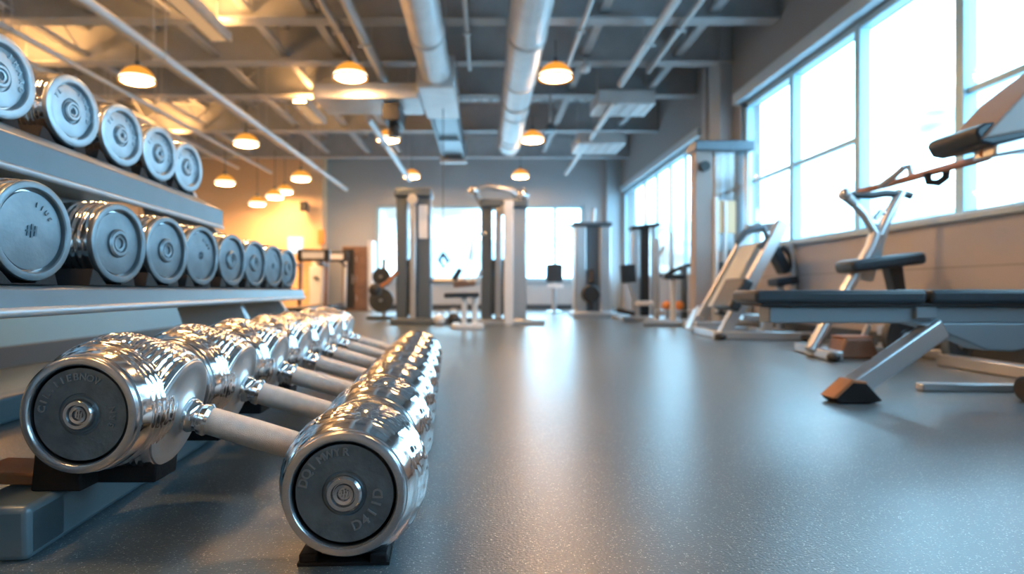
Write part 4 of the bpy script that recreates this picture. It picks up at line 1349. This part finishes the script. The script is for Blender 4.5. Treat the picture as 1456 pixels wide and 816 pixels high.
t = thing('wall_mounted_screen', 'white lit screen on a bracket at the tan wall above the far dumbbells', 'screen', W(421, 348, 15.3))
c = W(421, 350, 15.3)
m = MB(); m.bb(c.x - 0.20, c.x + 0.16, 15.30, 15.36, c.z - 0.18, c.z + 0.22); m.build('housing', 'white', t, 0.01)
m = MB(); m.bb(c.x - 0.17, c.x + 0.13, 15.29, 15.302, c.z - 0.15, c.z + 0.19); m.build('display', emit('screen_glow', (0.9, 0.97, 1.0), 1.3), t)
m = MB(); m.bb(c.x - 0.05, c.x + 0.05, 15.36, 15.75, c.z - 0.05, c.z + 0.05); m.build('mount', 'black', t)


def cardio(label, px, Y, h, mtl='black'):
    x = (px - VX) * Y / F
    t = thing('cardio_machine', label, 'exercise machine', (x, Y, 0))
    m = MB(); m.bb(x - 0.24, x + 0.24, Y - 0.8, Y + 0.7, 0.03, 0.17); m.build('deck', 'black', t, 0.03, 3)
    for s in (-1, 1):
        m = MB(); m.beam((x + s * 0.24, Y + 0.5, 0.1), (x + s * 0.24, Y + 0.62, h - 0.1), 0.06, 0.07); m.build('upright', 'wood' if mtl == 'wood' else 'steel', t, 0.01)
        m = MB(); m.path([(x + s * 0.25, Y + 0.55, h - 0.25), (x + s * 0.25, Y + 0.1, h - 0.2)], 0.025, 10); m.build('handrail', 'black', t)
    m = MB(); m.beam((x - 0.30, Y + 0.6, h - 0.05), (x + 0.30, Y + 0.6, h - 0.05), 0.10, 0.22); cs = m.build('console', 'black', t, 0.02)
    m = MB(); m.bb(x - 0.2, x + 0.2, Y + 0.535, Y + 0.552, h - 0.11, h + 0.01); m.build('display', 'white', cs)
    return t


cardio('dark treadmill by the tan wall, just right of the far rack end', 434, 12.0, 1.15, 'wood')
cardio('dark treadmill before the tan wall corner, right of the first one', 466, 13.9, 1.22)
t = thing('water_cooler', 'white upright water cooler at the corner of the tan wall', 'water cooler', W(467, 438, 15.4))
cx = W(452, 438, 15.4).x
m = MB(); m.bb(cx - 0.16, cx + 0.16, 15.25, 15.6, 0.0, 1.0); m.build('body', 'white', t, 0.02, 3)
m = MB(); m.lathe([(0, 0.07), (0.04, 0.13), (0.30, 0.13), (0.36, 0.10)], (cx, 15.42, 1.0), (0, 0, 1), 24); m.build('bottle', 'white', t)
m = MB(); m.bb(cx - 0.05, cx + 0.05, 15.2, 15.25, 0.7, 0.76); m.build('tap', 'black', t)
t = thing('wall_speaker', 'small dark speaker on a bracket high on the tan wall', 'speaker', W(433, 294, 15.6))
c = W(433, 294, 15.6)
m = MB(); m.box((c.x, 15.55, c.z), (0.16, 0.16, 0.22)); m.build('cabinet', 'black', t, 0.015)
m = MB(); m.tube((c.x, 15.6, c.z), (c.x + 0.05, 15.76, c.z + 0.05), 0.025, 10); m.build('mount', 'black', t)
t = thing('wall_art_panel', 'narrow amber panel fixed to the tan wall near its corner', 'panel', W(457, 337, 15.72))
c = W(457, 337, 15.72)
m = MB(); m.bb(c.x - 0.08, c.x + 0.08, 15.70, 15.745, c.z - 0.17, c.z + 0.17); m.build('board', 'orange', t, 0.01)


# ------------------------------------------------------------------ daylight
w = bpy.data.worlds.new('sky')
SC.world = w
w.use_nodes = True
nt = w.node_tree
bg = nt.nodes['Background']
tc = nt.nodes.new('ShaderNodeTexCoord')
mp = nt.nodes.new('ShaderNodeMapping')
mp.inputs['Scale'].default_value = (1.0, 1.0, 3.2)
mp.inputs['Rotation'].default_value = (0.25, 0.15, 0.4)
nz = nt.nodes.new('ShaderNodeTexNoise')
nz.inputs['Scale'].default_value = 2.6
nz.inputs['Detail'].default_value = 7
nz.inputs['Roughness'].default_value = 0.55
nt.links.new(tc.outputs['Generated'], mp.inputs['Vector'])
nt.links.new(mp.outputs['Vector'], nz.inputs['Vector'])
rp = nt.nodes.new('ShaderNodeValToRGB')
rp.color_ramp.elements[0].position = 0.42
rp.color_ramp.elements[0].color = (0.052, 0.066, 0.072, 1)
rp.color_ramp.elements[1].position = 0.60
rp.color_ramp.elements[1].color = (0.42, 0.76, 1.0, 1)
nt.links.new(nz.outputs['Fac'], rp.inputs['Fac'])
nt.links.new(rp.outputs['Color'], bg.inputs['Color'])
bg.inputs['Strength'].default_value = 13.0


def portal(loc, rot, sx, sy):
    l = bpy.data.lights.new('window_portal', 'AREA')
    l.shape = 'RECTANGLE'
    l.size = sx
    l.size_y = sy
    l.cycles.is_portal = True
    o = bpy.data.objects.new('window_portal', l)
    o.location = loc
    o.rotation_euler = rot
    COL.objects.link(o)


portal((XR + 0.26, 2.8, 1.86), (0, PI / 2, 0), 1.84, 11.5)
portal((XR + 0.26, 13.0, 1.72), (0, PI / 2, 0), 2.04, 5.7)
portal((-0.12, YB + 0.26, 1.58), (-PI / 2, 0, 0), 4.95, 1.76)

# ------------------------------------------------------------------ camera and view
cam = bpy.data.cameras.new('camera')
cam.sensor_width = 36
cam.lens = F / 1456 * 36
cam.shift_x = (728 - VX) / 1456
cam.shift_y = (VY - 408) / 1456
cam.clip_start = 0.02
cam.clip_end = 400
cam.dof.use_dof = True
cam.dof.focus_distance = 1.16
cam.dof.aperture_fstop = 3.0
co = bpy.data.objects.new('camera', cam)
co.location = (0, 0, H)
co.rotation_euler = (PI / 2, 0, 0)
COL.objects.link(co)
SC.camera = co
for o in bpy.data.objects:
    if '_org' in o:
        del o['_org']
vs_ = SC.view_settings
vs_.view_transform = 'Standard'
vs_.look = 'None'
vs_.gamma = 1
vs_.exposure = 0.58
vs_.use_curve_mapping = False
SC.cycles.use_denoising = True
SC.cycles.max_bounces = 10
SC.cycles.transparent_max_bounces = 12
SC.cycles.sample_clamp_indirect = 12
